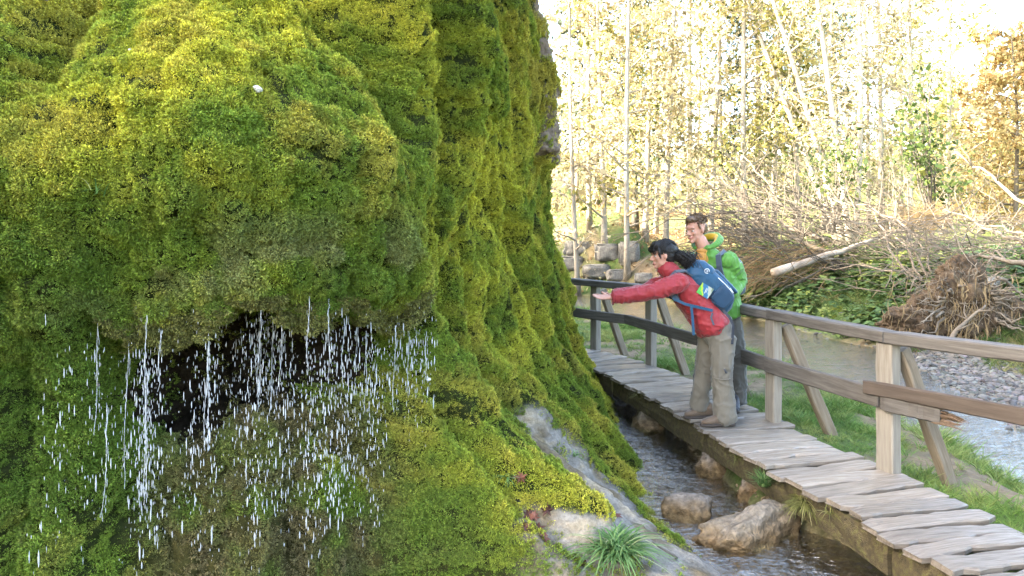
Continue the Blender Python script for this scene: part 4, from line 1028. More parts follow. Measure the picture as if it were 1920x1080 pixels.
# ---- grass, leaves and pebbles on the banks
M_grass = attr_mat('grass_blades', rough=.6, var=.3, instancer=True, transl=.3, spec=.3)
gk = [blade_tuft('grass_tuft_kind', M_grass, 13, .55, .022, 1200 + k, bend=.55, lo=.4, base=.22, segs=3) for k in range(5)]
def bank_points(n, x0, x1, y0, y1, seed):
    r = np.random.default_rng(seed); x = r.uniform(x0, x1, n); y = r.uniform(y0, y1, n); z, d, s, i, c = ground_z(x, y); return r, x, y, z, d, s, i, c
def walk_dist(x, y): return poly_dist(x, y, WALK)[0]
r, x, y, z, d, s, i, c = bank_points(90000, -1, 5.5, 2.5, 19, 61)
tn = fbm(x * 1.1, y * 1.1, 0, 21) + .25
wd = walk_dist(x, y)
edge = np.exp(-(d / .35) ** 2)
keep = (s < 0) & (d > -.06) & (z > -.40) & (wd > .40) & (c > .72) & (i < 0) & (r.random(len(x)) < (.06 + .9 * sm(tn + .35 * edge, .0, .55)) * np.clip(7.5 / y, .2, 1)) & (poly_dist(x, y, CHN)[2] > 0)
x, y, z, d = x[keep], y[keep], z[keep], d[keep]; n = len(x)
E = np.stack([r.normal(0, .18, n), r.normal(0, .18, n), r.uniform(0, 6.28, n)], 1)
ln = (.07 + .09 * sm(fbm(x * 1.7, y * 1.7, 0, 64), -.1, .5) + .12 * np.exp(-(d / .45) ** 2)) * r.uniform(.6, 1.3, n)
C = np.array([.11, .20, .04]) + (np.array([.27, .30, .09]) - np.array([.11, .20, .04])) * (sm(fbm(x * 2, y * 2, 0, 65) + r.normal(0, .25, n), -.4, .7))[:, None]
scatter('bank_grass', np.stack([x, y, z - .01], 1), E, ln, C, gk, None, 'green grass on the strip between boardwalk and brook', 'grass')
print('grass', n)
r, x, y, z, d, s, i, c = bank_points(60000, 4, 16, 7, 22, 66)
keep = (s > 0) & (d > .0) & (z > -.36) & (r.random(len(x)) < np.where(y < 12, sm(d, .9, 1.7) + .02, .3 * sm(d, .0, .3)) * .6)
x, y, z = x[keep], y[keep], z[keep]; n = len(x)
E = np.stack([r.normal(0, .2, n), r.normal(0, .2, n), r.uniform(0, 6.28, n)], 1)
C = np.array([.07, .125, .025]) + (np.array([.24, .20, .08]) - np.array([.07, .125, .025])) * sm(fbm(x * .8, y * .8, 0, 68) + r.normal(0, .3, n), -.1, .9)[:, None]
scatter('far_bank_grass', np.stack([x, y, z - .01], 1), E, r.uniform(.12, .30, n), C, gk, None, 'rough grass on the far bank round the root plate', 'grass')
# leaf litter under the trees
M_litter = leaf_mat('leaf_litter', [(0, (.12, .07, .03)), (.5, (.26, .17, .075)), (1, (.40, .30, .15))], .2)
r, x, y, z, d, s, i, c = bank_points(26000, -2, 16, 17, 40, 69)
keep = (s > 0) & (d > .15) & (r.random(len(x)) < .75 - .6 * sm(x - .28 * y, 0, 3)); x, y, z = x[keep], y[keep], z[keep]
V, F = leaf_quads(np.stack([x, y, z + .02 + .03 * r.random(len(x))], 1), .05, r)
link('leaf_litter', mesh_np('leaf_litter', V, F, M_litter), None, 'brown leaf litter on the ground under the slim trees', 'leaf litter', None, 'stuff')
# broad-leaved undergrowth
M_weed = attr_mat('weed_leaves', rough=.5, var=.35, instancer=True, transl=.3, spec=.35)
def leaf_cluster(seed):
    r = np.random.default_rng(seed); b = MB()
    for k in range(9):
        a = r.uniform(0, 6.28); h = r.uniform(.2, 1.0); p = Vector((math.cos(a) * .18, math.sin(a) * .18, h)); d = Vector((math.cos(a), math.sin(a), r.uniform(-.35, .3))).normalized(); sd = d.cross(Vector((0, 0, 1))).normalized(); l = r.uniform(.32, .6); w = l * .36
        b.add([p, p + d * l * .4 - sd * w + Vector((0, 0, .03)), p + d * l * .45, p + d * l * .4 + sd * w + Vector((0, 0, .03)), p + d * l * .8 - sd * w * .5 - Vector((0, 0, .03)), p + d * l * .8 + sd * w * .5 - Vector((0, 0, .03)), p + d * l - Vector((0, 0, .08))], [(0, 2, 1), (0, 3, 2), (1, 2, 4), (2, 3, 5), (2, 6, 4), (2, 5, 6)])
    return b.mesh('weed_kind', M_weed)
wk = [leaf_cluster(1300 + k) for k in range(5)]
r, x, y, z, d, s, i, c = bank_points(30000, 3, 17, 11, 24, 70)
pn = fbm(x * .7, y * .7, 0, 72)
keep = (s > 0) & (d > .1) & (d < 7) & (r.random(len(x)) < .8 * sm(pn + .35 * np.exp(-(d / 1.5) ** 2), -.3, .3)) & ((y > 12.5) | (d > 3.4)) & (x > 4.6)
x, y, z = x[keep], y[keep], z[keep]; n = len(x)
E = np.stack([r.normal(0, .2, n), r.normal(0, .2, n), r.uniform(0, 6.28, n)], 1)
C = np.array([.075, .13, .035]) + (np.array([.24, .27, .06]) - np.array([.075, .13, .035])) * sm(fbm(x * 1.1, y * 1.1, 0, 74) + r.normal(0, .3, n), 0, .9)[:, None]
scatter('undergrowth', np.stack([x, y, z - .02], 1), E, r.uniform(.16, .42, n), C, wk, None, 'leafy green undergrowth on the far bank below the brushwood', 'undergrowth')
# pebbles
def pebble(seed):
    bm = bmesh.new(); bmesh.ops.create_icosphere(bm, subdivisions=2, radius=1); V = np.array([v.co[:] for v in bm.verts]); F = np.array([[v.index for v in f.verts] for f in bm.faces]); bm.free()
    V = V * (1 + .3 * vnoise(V[:, 0] * 1.4 + seed, V[:, 1] * 1.4, V[:, 2] * 1.4, seed))[:, None] * np.array([1, .75, .5])
    return mesh_np('pebble_kind', V, F, M_peb, False)
M_peb = attr_mat('pebbles', rough=.75, var=.05, instancer=True, spec=.4)
pk = [pebble(1400 + k) for k in range(5)]
r, x, y, z, d, s, i, c = bank_points(40000, 3.6, 12, 4.5, 15.5, 80)
keep = ((s > 0) & (d > -.35) & (d < 3.2) & (r.random(len(x)) < (1 - sm(d, .9, 1.7)) * np.where(y > 12.5, .12, 1))) | ((s < 0) & (d > -.35) & (d < .08) & (r.random(len(x)) < .35))
x, y, z = x[keep], y[keep], z[keep]; n = len(x)
E = np.stack([r.normal(0, .25, n), r.normal(0, .25, n), r.uniform(0, 6.28, n)], 1)
C = np.array([.105, .097, .084]) * r.uniform(.4, 1.6, (n, 1)) * (1 + r.normal(0, .05, (n, 3)))
scatter('pebbles', np.stack([x, y, z + .004], 1), E, .014 + .05 * r.random(n) ** 3.5, np.clip(C, .02, .8), pk, None, 'grey pebbles of the gravel bar along the brook', 'pebbles')
r, x, y, z, d, s, i, c = bank_points(9000, .4, 2.6, 3, 11, 82)
keep = (c < .7) & (i < 0); x, y, z = x[keep], y[keep], z[keep]; n = len(x)
E = np.stack([r.normal(0, .25, n), r.normal(0, .25, n), r.uniform(0, 6.28, n)], 1); C = np.array([.16, .12, .07]) * r.uniform(.5, 1.6, (n, 1))
scatter('bed_pebbles', np.stack([x, y, z + .004], 1), E, .012 + .04 * r.random(n) ** 3, C, pk, None, 'brown pebbles on the bed of the side channel', 'pebbles')
# ---- grass tufts: the big one on the travertine, the ones by the boulder
def tuft(name, loc, n, L, seed, label, spread=.9, droop=.9, w=.006, col=None):
    r = np.random.default_rng(seed); t = thing(name, label, 'grass tuft', loc); b = MB()
    for k in range(n):
        a = r.uniform(0, 6.28); sp = spread * math.sqrt(r.random()); d = Vector((math.sin(sp) * math.cos(a), math.sin(sp) * math.sin(a), math.cos(sp))); l = L * r.uniform(.5, 1.1); p = Vector(r.normal(0, .03, 3)) * (L / .25); p.z *= .3
        sd = d.cross(Vector((0, 0, 1))); sd = sd.normalized() if sd.length > .01 else Vector((1, 0, 0)); V = []; m = 5
        for i in range(m + 1):
            q = i / m; c_ = p + d * l * q + Vector((math.cos(a) * .35, math.sin(a) * .35 - .1, -droop)) * l * q * q * .6; ww = w * (1 - q ** 2) + .0006
            V += [c_ - sd * ww, c_ + sd * ww]
        b.add(V, [(2 * i, 2 * i + 1, 2 * i + 3, 2 * i + 2) for i in range(m)])
    link('blades', b.mesh('blades', col or M_tuft), t, kind='stuff')
M_tuft = leaf_mat('tuft_grass', [(0, (.07, .15, .04)), (.5, (.13, .25, .07)), (.85, (.22, .33, .11)), (1, (.38, .40, .2))], .3)
M_tufto = leaf_mat('olive_grass', [(0, (.09, .10, .025)), (.5, (.17, .175, .05)), (.85, (.26, .25, .08)), (1, (.36, .32, .16))], .3)
# ================================================================== THE TWO WALKERS
def V3(*a): return Vector(a)
class Body:
    """overlapping lofted limbs, fused into one skin by a voxel remesh"""
    def __init__(s): s.mb = MB()
    def loft(s, secs, n=20, p=2.0):
        """secs: (centre, half axis u, half axis v); p > 2 squares the section; domed ends"""
        secs = [(Vector(c), Vector(u), Vector(v)) for c, u, v in secs]
        d0 = (secs[0][0] - secs[1][0]).normalized(); d1 = (secs[-1][0] - secs[-2][0]).normalized()
        def dome(sec, d):
            c, u, v = sec; h = min(u.length, v.length) * .55
            return [(c + d * h * .6, u * .8, v * .8), (c + d * h * .93, u * .42, v * .42), (c + d * h, u * .05, v * .05)]
        allsec = dome(secs[0], d0)[::-1] + secs + dome(secs[-1], d1); V = []
        for c, u, v in allsec:
            for k in range(n):
                a = 2 * math.pi * k / n; ca, sa = math.cos(a), math.sin(a)
                V.append(c + u * (math.copysign(abs(ca) ** (2 / p), ca)) + v * (math.copysign(abs(sa) ** (2 / p), sa)))
        m = len(allsec)
        F = [(i * n + k, i * n + (k + 1) % n, (i + 1) * n + (k + 1) % n, (i + 1) * n + k) for i in range(m - 1) for k in range(n)] + [tuple(range(n))[::-1], tuple((m - 1) * n + k for k in range(n))]
        s.mb.add(V, F); return s
    def limb(s, pts, n=14):
        """pts: (centre, radius) or (centre, radius across, radius along side vector)"""
        secs = []
        for i, (c, r) in enumerate(pts):
            d = (Vector(pts[min(i + 1, len(pts) - 1)][0]) - Vector(pts[max(i - 1, 0)][0])).normalized()
            u = d.cross(V3(0, 1, 0)); u = u.normalized() if u.length > .2 else d.cross(V3(1, 0, 0)).normalized(); v = d.cross(u).normalized()
            ra, rb = r if hasattr(r, '__len__') else (r, r); secs.append((c, u * ra, v * rb))
        return s.loft(secs, n)
    def ell(s, c, r, R=None, n=14):
        R = R or Matrix.Identity(3); V = []; F = []; m = 9; c = Vector(c)
        for i in range(m + 1):
            t = math.pi * i / m
            for k in range(n):
                a = 2 * math.pi * k / n; V.append(c + R @ V3(max(1e-3, math.sin(t)) * math.cos(a) * r[0], max(1e-3, math.sin(t)) * math.sin(a) * r[1], math.cos(t) * r[2]))
        F = [(i * n + k, (i + 1) * n + k, (i + 1) * n + (k + 1) % n, i * n + (k + 1) % n) for i in range(m) for k in range(n)] + [tuple(range(n)), tuple(m * n + k for k in range(n))[::-1]]
        s.mb.add(V, F); return s
    def fuse(s, name, mat, voxel=.010, smooth=4, wrinkle=0.0, wscale=11, seed=0, parent=None, label=None, wdir=(1, 1, 1), floor=None, noiseamp=0):
        o = bpy.data.objects.new('fusing', s.mb.mesh('fusing')); COL.objects.link(o)
        m = o.modifiers.new('r', 'REMESH'); m.mode = 'VOXEL'; m.voxel_size = voxel
        m2 = o.modifiers.new('s', 'SMOOTH'); m2.factor = .5; m2.iterations = smooth
        bpy.context.view_layer.update()
        dg = bpy.context.evaluated_depsgraph_get(); me = bpy.data.meshes.new_from_object(o.evaluated_get(dg))
        src = o.data; bpy.data.objects.remove(o); bpy.data.meshes.remove(src)
        n = len(me.vertices); P = np.empty(n * 3, np.float32); me.vertices.foreach_get('co', P); P = P.reshape(-1, 3).astype(float)
        if wrinkle:
            Nn = np.empty(n * 3, np.float32); me.vertex_normals.foreach_get('vector', Nn); Nn = Nn.reshape(-1, 3)
            q = P * np.array(wdir) * wscale
            w1 = np.clip(1 - np.abs(vnoise(q[:, 0] + 1.2 * vnoise(q[:, 1], q[:, 2], q[:, 0], seed + 3), q[:, 1], q[:, 2], seed)) * 1.7, 0, 1) ** 2 * 1.6 - .7
            w2 = np.clip(1 - np.abs(vnoise(q[:, 0] * 2.2, q[:, 1] * 2.2, q[:, 2] * 2.2 + 1.5 * vnoise(q[:, 0], q[:, 1], q[:, 2], seed + 5), seed + 9)) * 2.0, 0, 1) ** 2 * 1.6 - .6
            P = P + Nn * (wrinkle * (w1 * .65 + w2 * .35))[:, None]
        if floor is not None: P[:, 2] = np.maximum(P[:, 2], floor)
        me.vertices.foreach_set('co', np.ascontiguousarray(P, np.float32).ravel()); me.update()
        me.name = name; me.materials.clear(); me.materials.append(mat)
        me.polygons.foreach_set('use_smooth', np.ones(len(me.polygons), bool))
        return link(name, me, parent, label)

def cloth_mat(name, c, rough=.6, weave=900, var=.12, sheen=.2):
    m = noise_mat(name, [(.3, tuple(v * (1 - var) for v in c)), (.7, tuple(v * (1 + var) for v in c))], 9, 5, rough, .12, weave, .001)
    m.node_tree.nodes['Principled BSDF'].inputs['Sheen Weight'].default_value = sheen
    return m
M_red = cloth_mat('red_jacket', (.25, .018, .022), .55)
M_green = cloth_mat('green_jacket', (.075, .215, .030), .55)
M_yel = cloth_mat('yellow_lining', (.50, .30, .015), .6)
M_orange = cloth_mat('orange_shirt', (.45, .21, .045), .8)
M_khaki = cloth_mat('khaki_trousers', (.135, .118, .090), .8)
M_grey = cloth_mat('grey_trousers', (.066, .062, .053), .8)
M_blue = cloth_mat('blue_pack', (.006, .048, .10), .5)
M_blued = cloth_mat('dark_blue_pack', (.006, .030, .065), .55)
M_strap = cloth_mat('slate_strap', (.045, .062, .085), .6)
M_boot = cloth_mat('dark_boot', (.022, .026, .036), .6)
M_shoe = cloth_mat('brown_shoe', (.11, .075, .048), .7)
M_sole = plain('shoe_sole', (.045, .035, .028), .8)
M_silver = plain('reflective_trim', (.55, .58, .60), .4)
def skin_mat():
    m = noise_mat('skin', [(.3, (.42, .215, .15)), (.7, (.50, .27, .195))], 14, 4, .5, .05, 200, .001)
    B = m.node_tree.nodes['Principled BSDF']; B.inputs['Subsurface Weight'].default_value = .12; B.inputs['Subsurface Radius'].default_value = (.012, .004, .002)
    return m
M_skin = skin_mat()
M_hairb = noise_mat('black_hair', [(.3, (.005, .0045, .0045)), (.7, (.018, .015, .013))], 20, 3, .55, .3, 150, .002, spec=.3)
M_hairn = noise_mat('brown_hair', [(.3, (.07, .042, .022)), (.7, (.16, .10, .055))], 25, 3, .5, .3, 150, .002, spec=.5)
M_eye = plain('eye_white', (.7, .68, .64), .25); M_iris = plain('iris', (.03, .018, .01), .2); M_lip = plain('lip', (.38, .11, .09), .45); M_teeth = plain('teeth', (.75, .72, .66), .3); M_brow = plain('brow', (.03, .02, .014), .8)

def face_frame(f, tilt=0.0):
    f = Vector(f).normalized(); l = V3(0, 0, 1).cross(f).normalized(); u = f.cross(l).normalized()
    return Matrix((f, l, u)).transposed()                      # columns: forward, left, up
def add_head(b, c, R, k=1.0, fem=False):
    """skull, jaw, nose, brow, cheeks, ears as bumps of the one skin; c = head centre between the eyes and the occiput"""
    w = lambda x, y, z: Vector(c) + R @ (V3(x, y, z) * k)
    E = lambda p, r: b.ell(w(*p), tuple(v * k for v in r), R)
    E((-.012, 0, .035), (.096, .076, .088)); E((.018, 0, -.012), (.074, .066, .085)); E((.038, 0, -.070), (.044, .046, .040)); E((.074, 0, -.094), (.020, .022, .017))
    E((.078, 0, .030), (.024, .052, .020))                      # brow
    for s in (-1, 1):
        E((.060, s * .036, -.020), (.024, .020, .022)); E((.000, s * .076, -.004), (.015, .009, .026)); E((.02, s * .045, -.060), (.04, .012, .026))
    b.limb([(w(.090, 0, .012), .008 * k), (w(.103, 0, -.008), .0105 * k), (w(.112, 0, -.027), .013 * k)]); E((.100, .012, -.030), (.010, .009, .008)); E((.100, -.012, -.030), (.010, .009, .008))
    E((.090, 0, -.055), (.011, .024, .008)); E((.088, 0, -.066), (.011, .020, .007))
def face_bits(c, R, parent, k=1.0, openm=False, browmat=None):
    w = lambda x, y, z: Vector(c) + R @ (V3(x, y, z) * k)
    for s in (-1, 1):
        b = Body(); b.ell(w(.0795, s * .032, .004), (.010 * k, .0145 * k, .0062 * k), R, 10); e = link('eye', b.mb.mesh('eye', M_eye, True), parent)
        b = Body(); b.ell(w(.0880, s * .033, .003), (.0035 * k, .0072 * k, .0060 * k), R, 10); link('iris', b.mb.mesh('iris', M_iris, True), e)
        b = Body(); b.limb([(w(.094, s * .016, .024), .0022 * k), (w(.094, s * .034, .030), .0028 * k), (w(.078, s * .054, .022), .0018 * k)], 8); link('eyebrow', b.mb.mesh('eyebrow', browmat or M_brow, True), parent)
        b = Body(); b.limb([(w(.0865, s * .018, .010), .0022 * k), (w(.0895, s * .033, .0135), .0028 * k), (w(.080, s * .048, .008), .0020 * k)], 6); link('eyelid', b.mb.mesh('eyelid', M_brow if openm else M_skin, True), parent)
    b = Body()
    if openm:
        b.ell(w(.094, 0, -.064), (.008 * k, .026 * k, .013 * k), R, 12); mo = link('mouth', b.mb.mesh('mouth', M_lip, True), parent)
        b = Body(); b.ell(w(.0965, 0, -.060), (.006 * k, .020 * k, .0050 * k), R, 10); link('teeth', b.mb.mesh('teeth', M_teeth, True), mo)
    else:
        b.limb([(w(.078, -.031, -.054), .003 * k), (w(.096, -.012, -.0615), .0045 * k), (w(.098, 0, -.062), .0050 * k), (w(.096, .012, -.0615), .0045 * k), (w(.078, .031, -.054), .003 * k)], 8); link('mouth', b.mb.mesh('mouth', M_lip, True), parent)
def add_hand(b, wrist, d, palm_n, side, k=1.0, curl=.35):
    """palm with four fingers of unequal length and a thumb from the palm's side; palm_n = way the palm faces"""
    d = Vector(d).normalized(); n = Vector(palm_n); n = (n - d * n.dot(d)).normalized(); t = Vector(side); t = (t - d * t.dot(d) - n * t.dot(n)).normalized()   # t: thumb side
    W = Vector(wrist)
    b.loft([(W, t * .026 * k, n * .019 * k), (W + d * .03 * k, t * .034 * k, n * .017 * k), (W + d * .085 * k, t * .041 * k, n * .013 * k)], 14, 2.5)
    for i, (off, L) in enumerate([(.030, .070), (.011, .080), (-.009, .074), (-.028, .058)]):
        p0 = W + d * (.080 * k) + t * off * k; ang = curl * (1 + .12 * i); p = [p0]; dd = d + t * (off * 1.6)
        for j, (fr, a) in enumerate([(.45, .35), (.32, .9), (.23, 1.3)]):
            dirr = (dd * math.cos(a * ang) + n * math.sin(a * ang)).normalized(); p.append(p[-1] + dirr * L * fr * k)
        b.limb([(p[0] - d * .012, .0095 * k), (p[1], .0088 * k), (p[2], .0080 * k), (p[3], .0066 * k)], 10)
    p0 = W + d * .025 * k + t * .026 * k; b.limb([(p0, .014 * k), (p0 + (d * .6 + t * .75 + n * .25).normalized() * .034 * k, .0115 * k), (p0 + (d * .75 + t * .62 + n * .35).normalized() * .062 * k, .0085 * k)], 10)
def shoe(parent, heel, toe, h, mat, width=.048, ankle=None, name='shoe'):
    heel, toe = Vector(heel), Vector(toe); d = (toe - heel).normalized(); u = V3(-d.y, d.x, 0); L = (toe - heel).length; z = V3(0, 0, 1); b = Body()
    S = [(.04, .72, .055), (.15, .82, .062), (.32, .82, .060), (.5, .88, .045), (.7, 1.0, .032), (.88, .92, .026), (.97, .62, .020)]
    b.loft([(heel + d * L * q + z * (.018 + hh), u * width * ww, z * hh) for q, ww, hh in S], 16, 2.4)
    b.limb([(heel + d * L * .22 + z * .07, (.050, .042)), (heel + d * L * .20 + z * h, (.052, .046))])
    o = b.fuse(name, mat, .008, 3, .0025, 30, 4, parent)
    b = Body(); b.loft([(heel + d * L * q + z * .014, u * width * ww * 1.06, z * .014) for q, ww in ((.0, .6), (.06, .82), (.3, .80), (.5, .84), (.72, 1.0), (.9, .88), (1.0, .5))], 16, 3); link('sole', b.mb.mesh('sole', M_sole, True), o)
    m = MB()
    for i in range(4):
        c = heel + d * L * (.42 + .09 * i) + z * (.118 - .018 * i); m.tube([c - u * width * .5, c + z * .008, c + u * width * .5], .0032, 6)
    link('lace', m.mesh('lace', M_sole, True), o)
    return o
def hair_strands(b, pts, rad=.004): b.tube(pts, [rad * .9, rad, rad * .8, rad * .3][:len(pts)] if len(pts) <= 4 else [rad] * (len(pts) - 1) + [rad * .3], 5, False)

# ------------------------------------------------------------------ the woman in red, leaning out to the cliff
YW = 6.5
def W(px, py, dy=0.0): return at(px, py, YW) + V3(0, dy, 0)
woman = thing('person', 'person in red jacket with blue backpack leaning out, arm stretched to the moss', 'person', (1.76, 6.52, 0), (0, 0, 0), 'walkers on the boardwalk')
WO = Matrix.Translation(-Vector(woman.location))
def fin(o, origin):
    """express a mesh built in world space in the thing's own space"""
    o.data.transform(Matrix.Translation(-Vector(origin)))
def adopt(root):
    done = set()
    for o in list(bpy.data.objects):
        p = o; anc = []
        while p.parent is not None: p = p.parent; anc.append(p)
        if p is root and o is not root and o.type == 'MESH' and o.data.name not in done:
            done.add(o.data.name); o.data.transform(Matrix.Translation(-Vector(root.location)))
Yv = V3(0, 1, 0)
def tsec(px, py, ax, depth, half, dy=0):
    """torso section: ax = axis direction in the picture plane (dx, dz)"""
    a = V3(ax[0], 0, ax[1]).normalized(); return (W(px, py, dy), Yv * half, a.cross(Yv) * depth)
ax1 = (-.55, .75); ax2 = (-.72, .70)
hc = W(1243, 479); HR = face_frame((-1, -.12, -.10)); lw = W(1139, 553, -.21)
body = Body()
add_head(body, hc, HR, .98, True)
body.limb([(W(1262, 513), .058), (W(1252, 500), .052), (W(1247, 490), .05)])
body.loft([tsec(1338, 612, ax1, .09, .12), tsec(1318, 588, ax1, .10, .13), tsec(1293, 557, ax2, .11, .145), tsec(1268, 525, ax2, .09, .15), tsec(1261, 514, ax2, .05, .07)])
body.limb([(W(1266, 528, -.13), .058), (W(1202, 547, -.19), .042), (W(1150, 553, -.205), .030), (lw, .027)])
body.limb([(W(1266, 528, .13), .058), (W(1212, 552, .20), .042), (W(1170, 552, .16), .030), (W(1150, 556, .10), .027)])
for pts in ([(1348, 622, -.085), (1347, 700, -.10), (1352, 775, -.10)], [(1338, 625, .085), (1327, 702, .115), (1320, 770, .155)]):
    body.limb([(W(*pts[0]), .070), (W(*pts[1]), .048), (W(*pts[2]), .038)])
add_hand(body, lw, (-1, -.02, -.02), (0, -.35, .95), (0, .95, .35), .98, .30)
add_hand(body, W(1150, 556, .10), (-1, -.1, -.05), (0, .3, .95), (0, -.95, .3), .95, .35)
wb = body.fuse('body', M_skin, .0062, 2, 0, parent=woman)
face_bits(hc, HR, wb, .98, True)
b = Body()   # trousers
b.loft([(W(1343, 612), Yv * .165, V3(.13, 0, .07)), (W(1344, 632), Yv * .175, V3(.135, 0, 0))])
b.limb([(W(1350, 630, -.085), (.118, .092)), (W(1348, 665, -.092), (.102, .090)), (W(1347, 705, -.10), (.090, .080)), (W(1351, 745, -.10), (.094, .080)), (W(1353, 783, -.10), (.105, .084))])
b.limb([(W(1337, 630, .085), (.112, .092)), (W(1332, 665, .10), (.096, .09)), (W(1327, 705, .115), (.080, .078)), (W(1321, 742, .14), (.080, .076)), (W(1319, 771, .16), (.084, .078))])
tr = b.fuse('trousers', M_khaki, .010, 4, .011, 9, 31, woman, wdir=(1, 1, .8))
m = MB()   # zip-off seam round the near knee, pocket zip
for (c, ra, rb, tilt) in ((W(1347, 700, -.10), .090, .080, .02), (W(1328, 698, .115), .080, .077, .02)):
    pts = [c + V3(math.cos(a) * ra, math.sin(a) * rb, math.sin(a) * tilt) for a in np.linspace(0, 2 * math.pi, 26)]; m.tube(pts, .004, 6, False)
link('knee_seam', m.mesh('knee_seam', M_khaki, True), tr)
m = MB(); m.tube([W(1346, 684, -.192), W(1350, 692, -.192)], .006, 6); link('pocket_zip', m.mesh('pocket_zip', M_boot, True), tr)
b = Body()   # jacket
b.loft([tsec(1337, 612, ax1, .152, .185), tsec(1327, 601, ax1, .150, .182), tsec(1316, 585, ax1, .140, .172), tsec(1294, 556, ax2, .138, .180), tsec(1276, 535, ax2, .122, .185), tsec(1264, 520, ax2, .098, .155), tsec(1258, 511, ax2, .068, .085)], 26, 2.3)
b.limb([(W(1270, 527, -.135), .094), (W(1246, 534, -.185), .084), (W(1222, 542, -.20), .073), (W(1198, 547, -.205), .066), (W(1170, 551, -.205), .060), (W(1146, 553.5, -.21), .060)])
b.limb([(W(1270, 527, .135), .094), (W(1240, 540, .20), .080), (W(1214, 551, .205), .068), (W(1180, 552, .16), .060), (W(1158, 555, .11), .058)])
jk = b.fuse('jacket', M_red, .009, 3, .011, 12, 41, woman, wdir=(1, 1, 1))
b = Body(); b.limb([(W(1259, 513), (.088, .088)), (W(1250, 504), (.082, .085)), (W(1246, 499), (.078, .08))]); b.fuse('collar', M_red, .008, 3, .006, 22, 42, jk)
m = MB(); c = W(1143, 553.5, -.21); m.tube([c + V3(0, math.cos(a) * .061, math.sin(a) * .061) for a in np.linspace(0, 2 * math.pi, 22)], .006, 6, False); link('cuff', m.mesh('cuff', M_red, True), jk)
m = MB(); m.tube([W(1345, 600, -.155), W(1338, 616, -.186)], .004, 6); link('zip_pull', m.mesh('zip_pull', M_boot, True), jk)
# hair
b = Body(); w_ = lambda x, y, z: hc + HR @ V3(x, y, z)
b.ell(w_(-.028, 0, .045), (.100, .086, .092), HR); b.ell(w_(-.045, 0, .0), (.075, .080, .085), HR); b.ell(w_(.045, 0, .088), (.058, .066, .042), HR); b.ell(w_(-.105, 0, .03), (.045, .05, .045), HR)
b.limb([(w_(.098, -.05, .055), .014), (w_(.104, 0, .058), .017), (w_(.098, .05, .055), .014)])
for s in (-1, 1): b.limb([(w_(.055, s * .072, .06), .017), (w_(.052, s * .078, .02), .012), (w_(.050, s * .076, -.015), .006)])
hr = b.fuse('hair', M_hairb, .007, 2, .005, 40, 51, woman, wdir=(1, 1, 1))
m = MB(); r = np.random.default_rng(52)
for k in range(330):                                               # curls of the tail
    p = W(1264 + r.normal(0, 2), 478 + r.normal(0, 3), r.normal(0, .02)); L = r.uniform(.10, .24); ph = r.uniform(0, 6); pts = []
    dirv = V3(1, r.normal(0, .24), -.20 + r.normal(0, .22)); amp = r.uniform(.006, .02)
    for i in range(11):
        q = i / 10; pts.append(p + dirv * L * q + V3(0, math.cos(ph + q * 16) * amp, math.sin(ph + q * 16) * amp - .05 * q * q * 2 * r.uniform(.3, 1)))
    m.tube(pts, [.0042 * (1 - .5 * i / 10) for i in range(11)], 4, False)
for k in range(260):                                               # strands combed back to the tie
    yy = r.uniform(-.97, .97); q_ = math.sqrt(1 - yy * yy); t0 = r.uniform(-.35, .9); pts = []
    for i in range(9):
        u = i / 8; t_ = t0 + (2.75 - t0) * u; ysh = yy * (1 - .75 * u * u); qq = math.sqrt(max(.05, 1 - ysh * ysh))
        pts.append(w_(-.026 + .105 * math.cos(t_) * qq, .091 * ysh, .045 + .097 * math.sin(t_) * qq) + Vector(r.normal(0, .0022, 3)))
    m.tube(pts, [.0016] + [.0028] * 7 + [.001], 4, False)
for k in range(16):                                                # loose wisps at temple and nape
    p = w_(.05 + r.normal(0, .012), r.choice([-1, 1]) * .078, .05); m.tube([p, p + V3(-.008, 0, -.035), p + V3(.004 + r.normal(0, .008), 0, -.075)], [.002, .0018, .0006], 4, False)
for k in range(70):                                                # strands lying over the crown and fringe
    a = r.uniform(-1.4, 1.4); p0 = w_(.02 + r.uniform(-.02, .05), .03 * math.sin(a), .128); p1 = w_(.075, .06 * math.sin(a), .10); p2 = w_(.108, .066 * math.sin(a), .065); p3 = w_(.109 - .03 * abs(math.sin(a)), .07 * math.sin(a), .036 + r.normal(0, .008))
    m.tube([p0, p1, p2, p3], [.003, .004, .0045, .0015], 5, False)
link('ponytail', m.mesh('ponytail', M_hairb, True), hr)
m = MB(); m.tube([W(1266, 478) + V3(0, math.cos(a) * .032, math.sin(a) * .032) for a in np.linspace(0, 6.3, 16)], .007, 6, False); link('hair_tie', m.mesh('hair_tie', M_strap, True), hr)
shoe(woman, (1.905, 6.40, 0), (1.612, 6.36, 0), .095, M_shoe)
shoe(woman, (1.80, 6.66, 0), (1.53, 6.62, 0), .095, M_shoe)
adopt(woman)
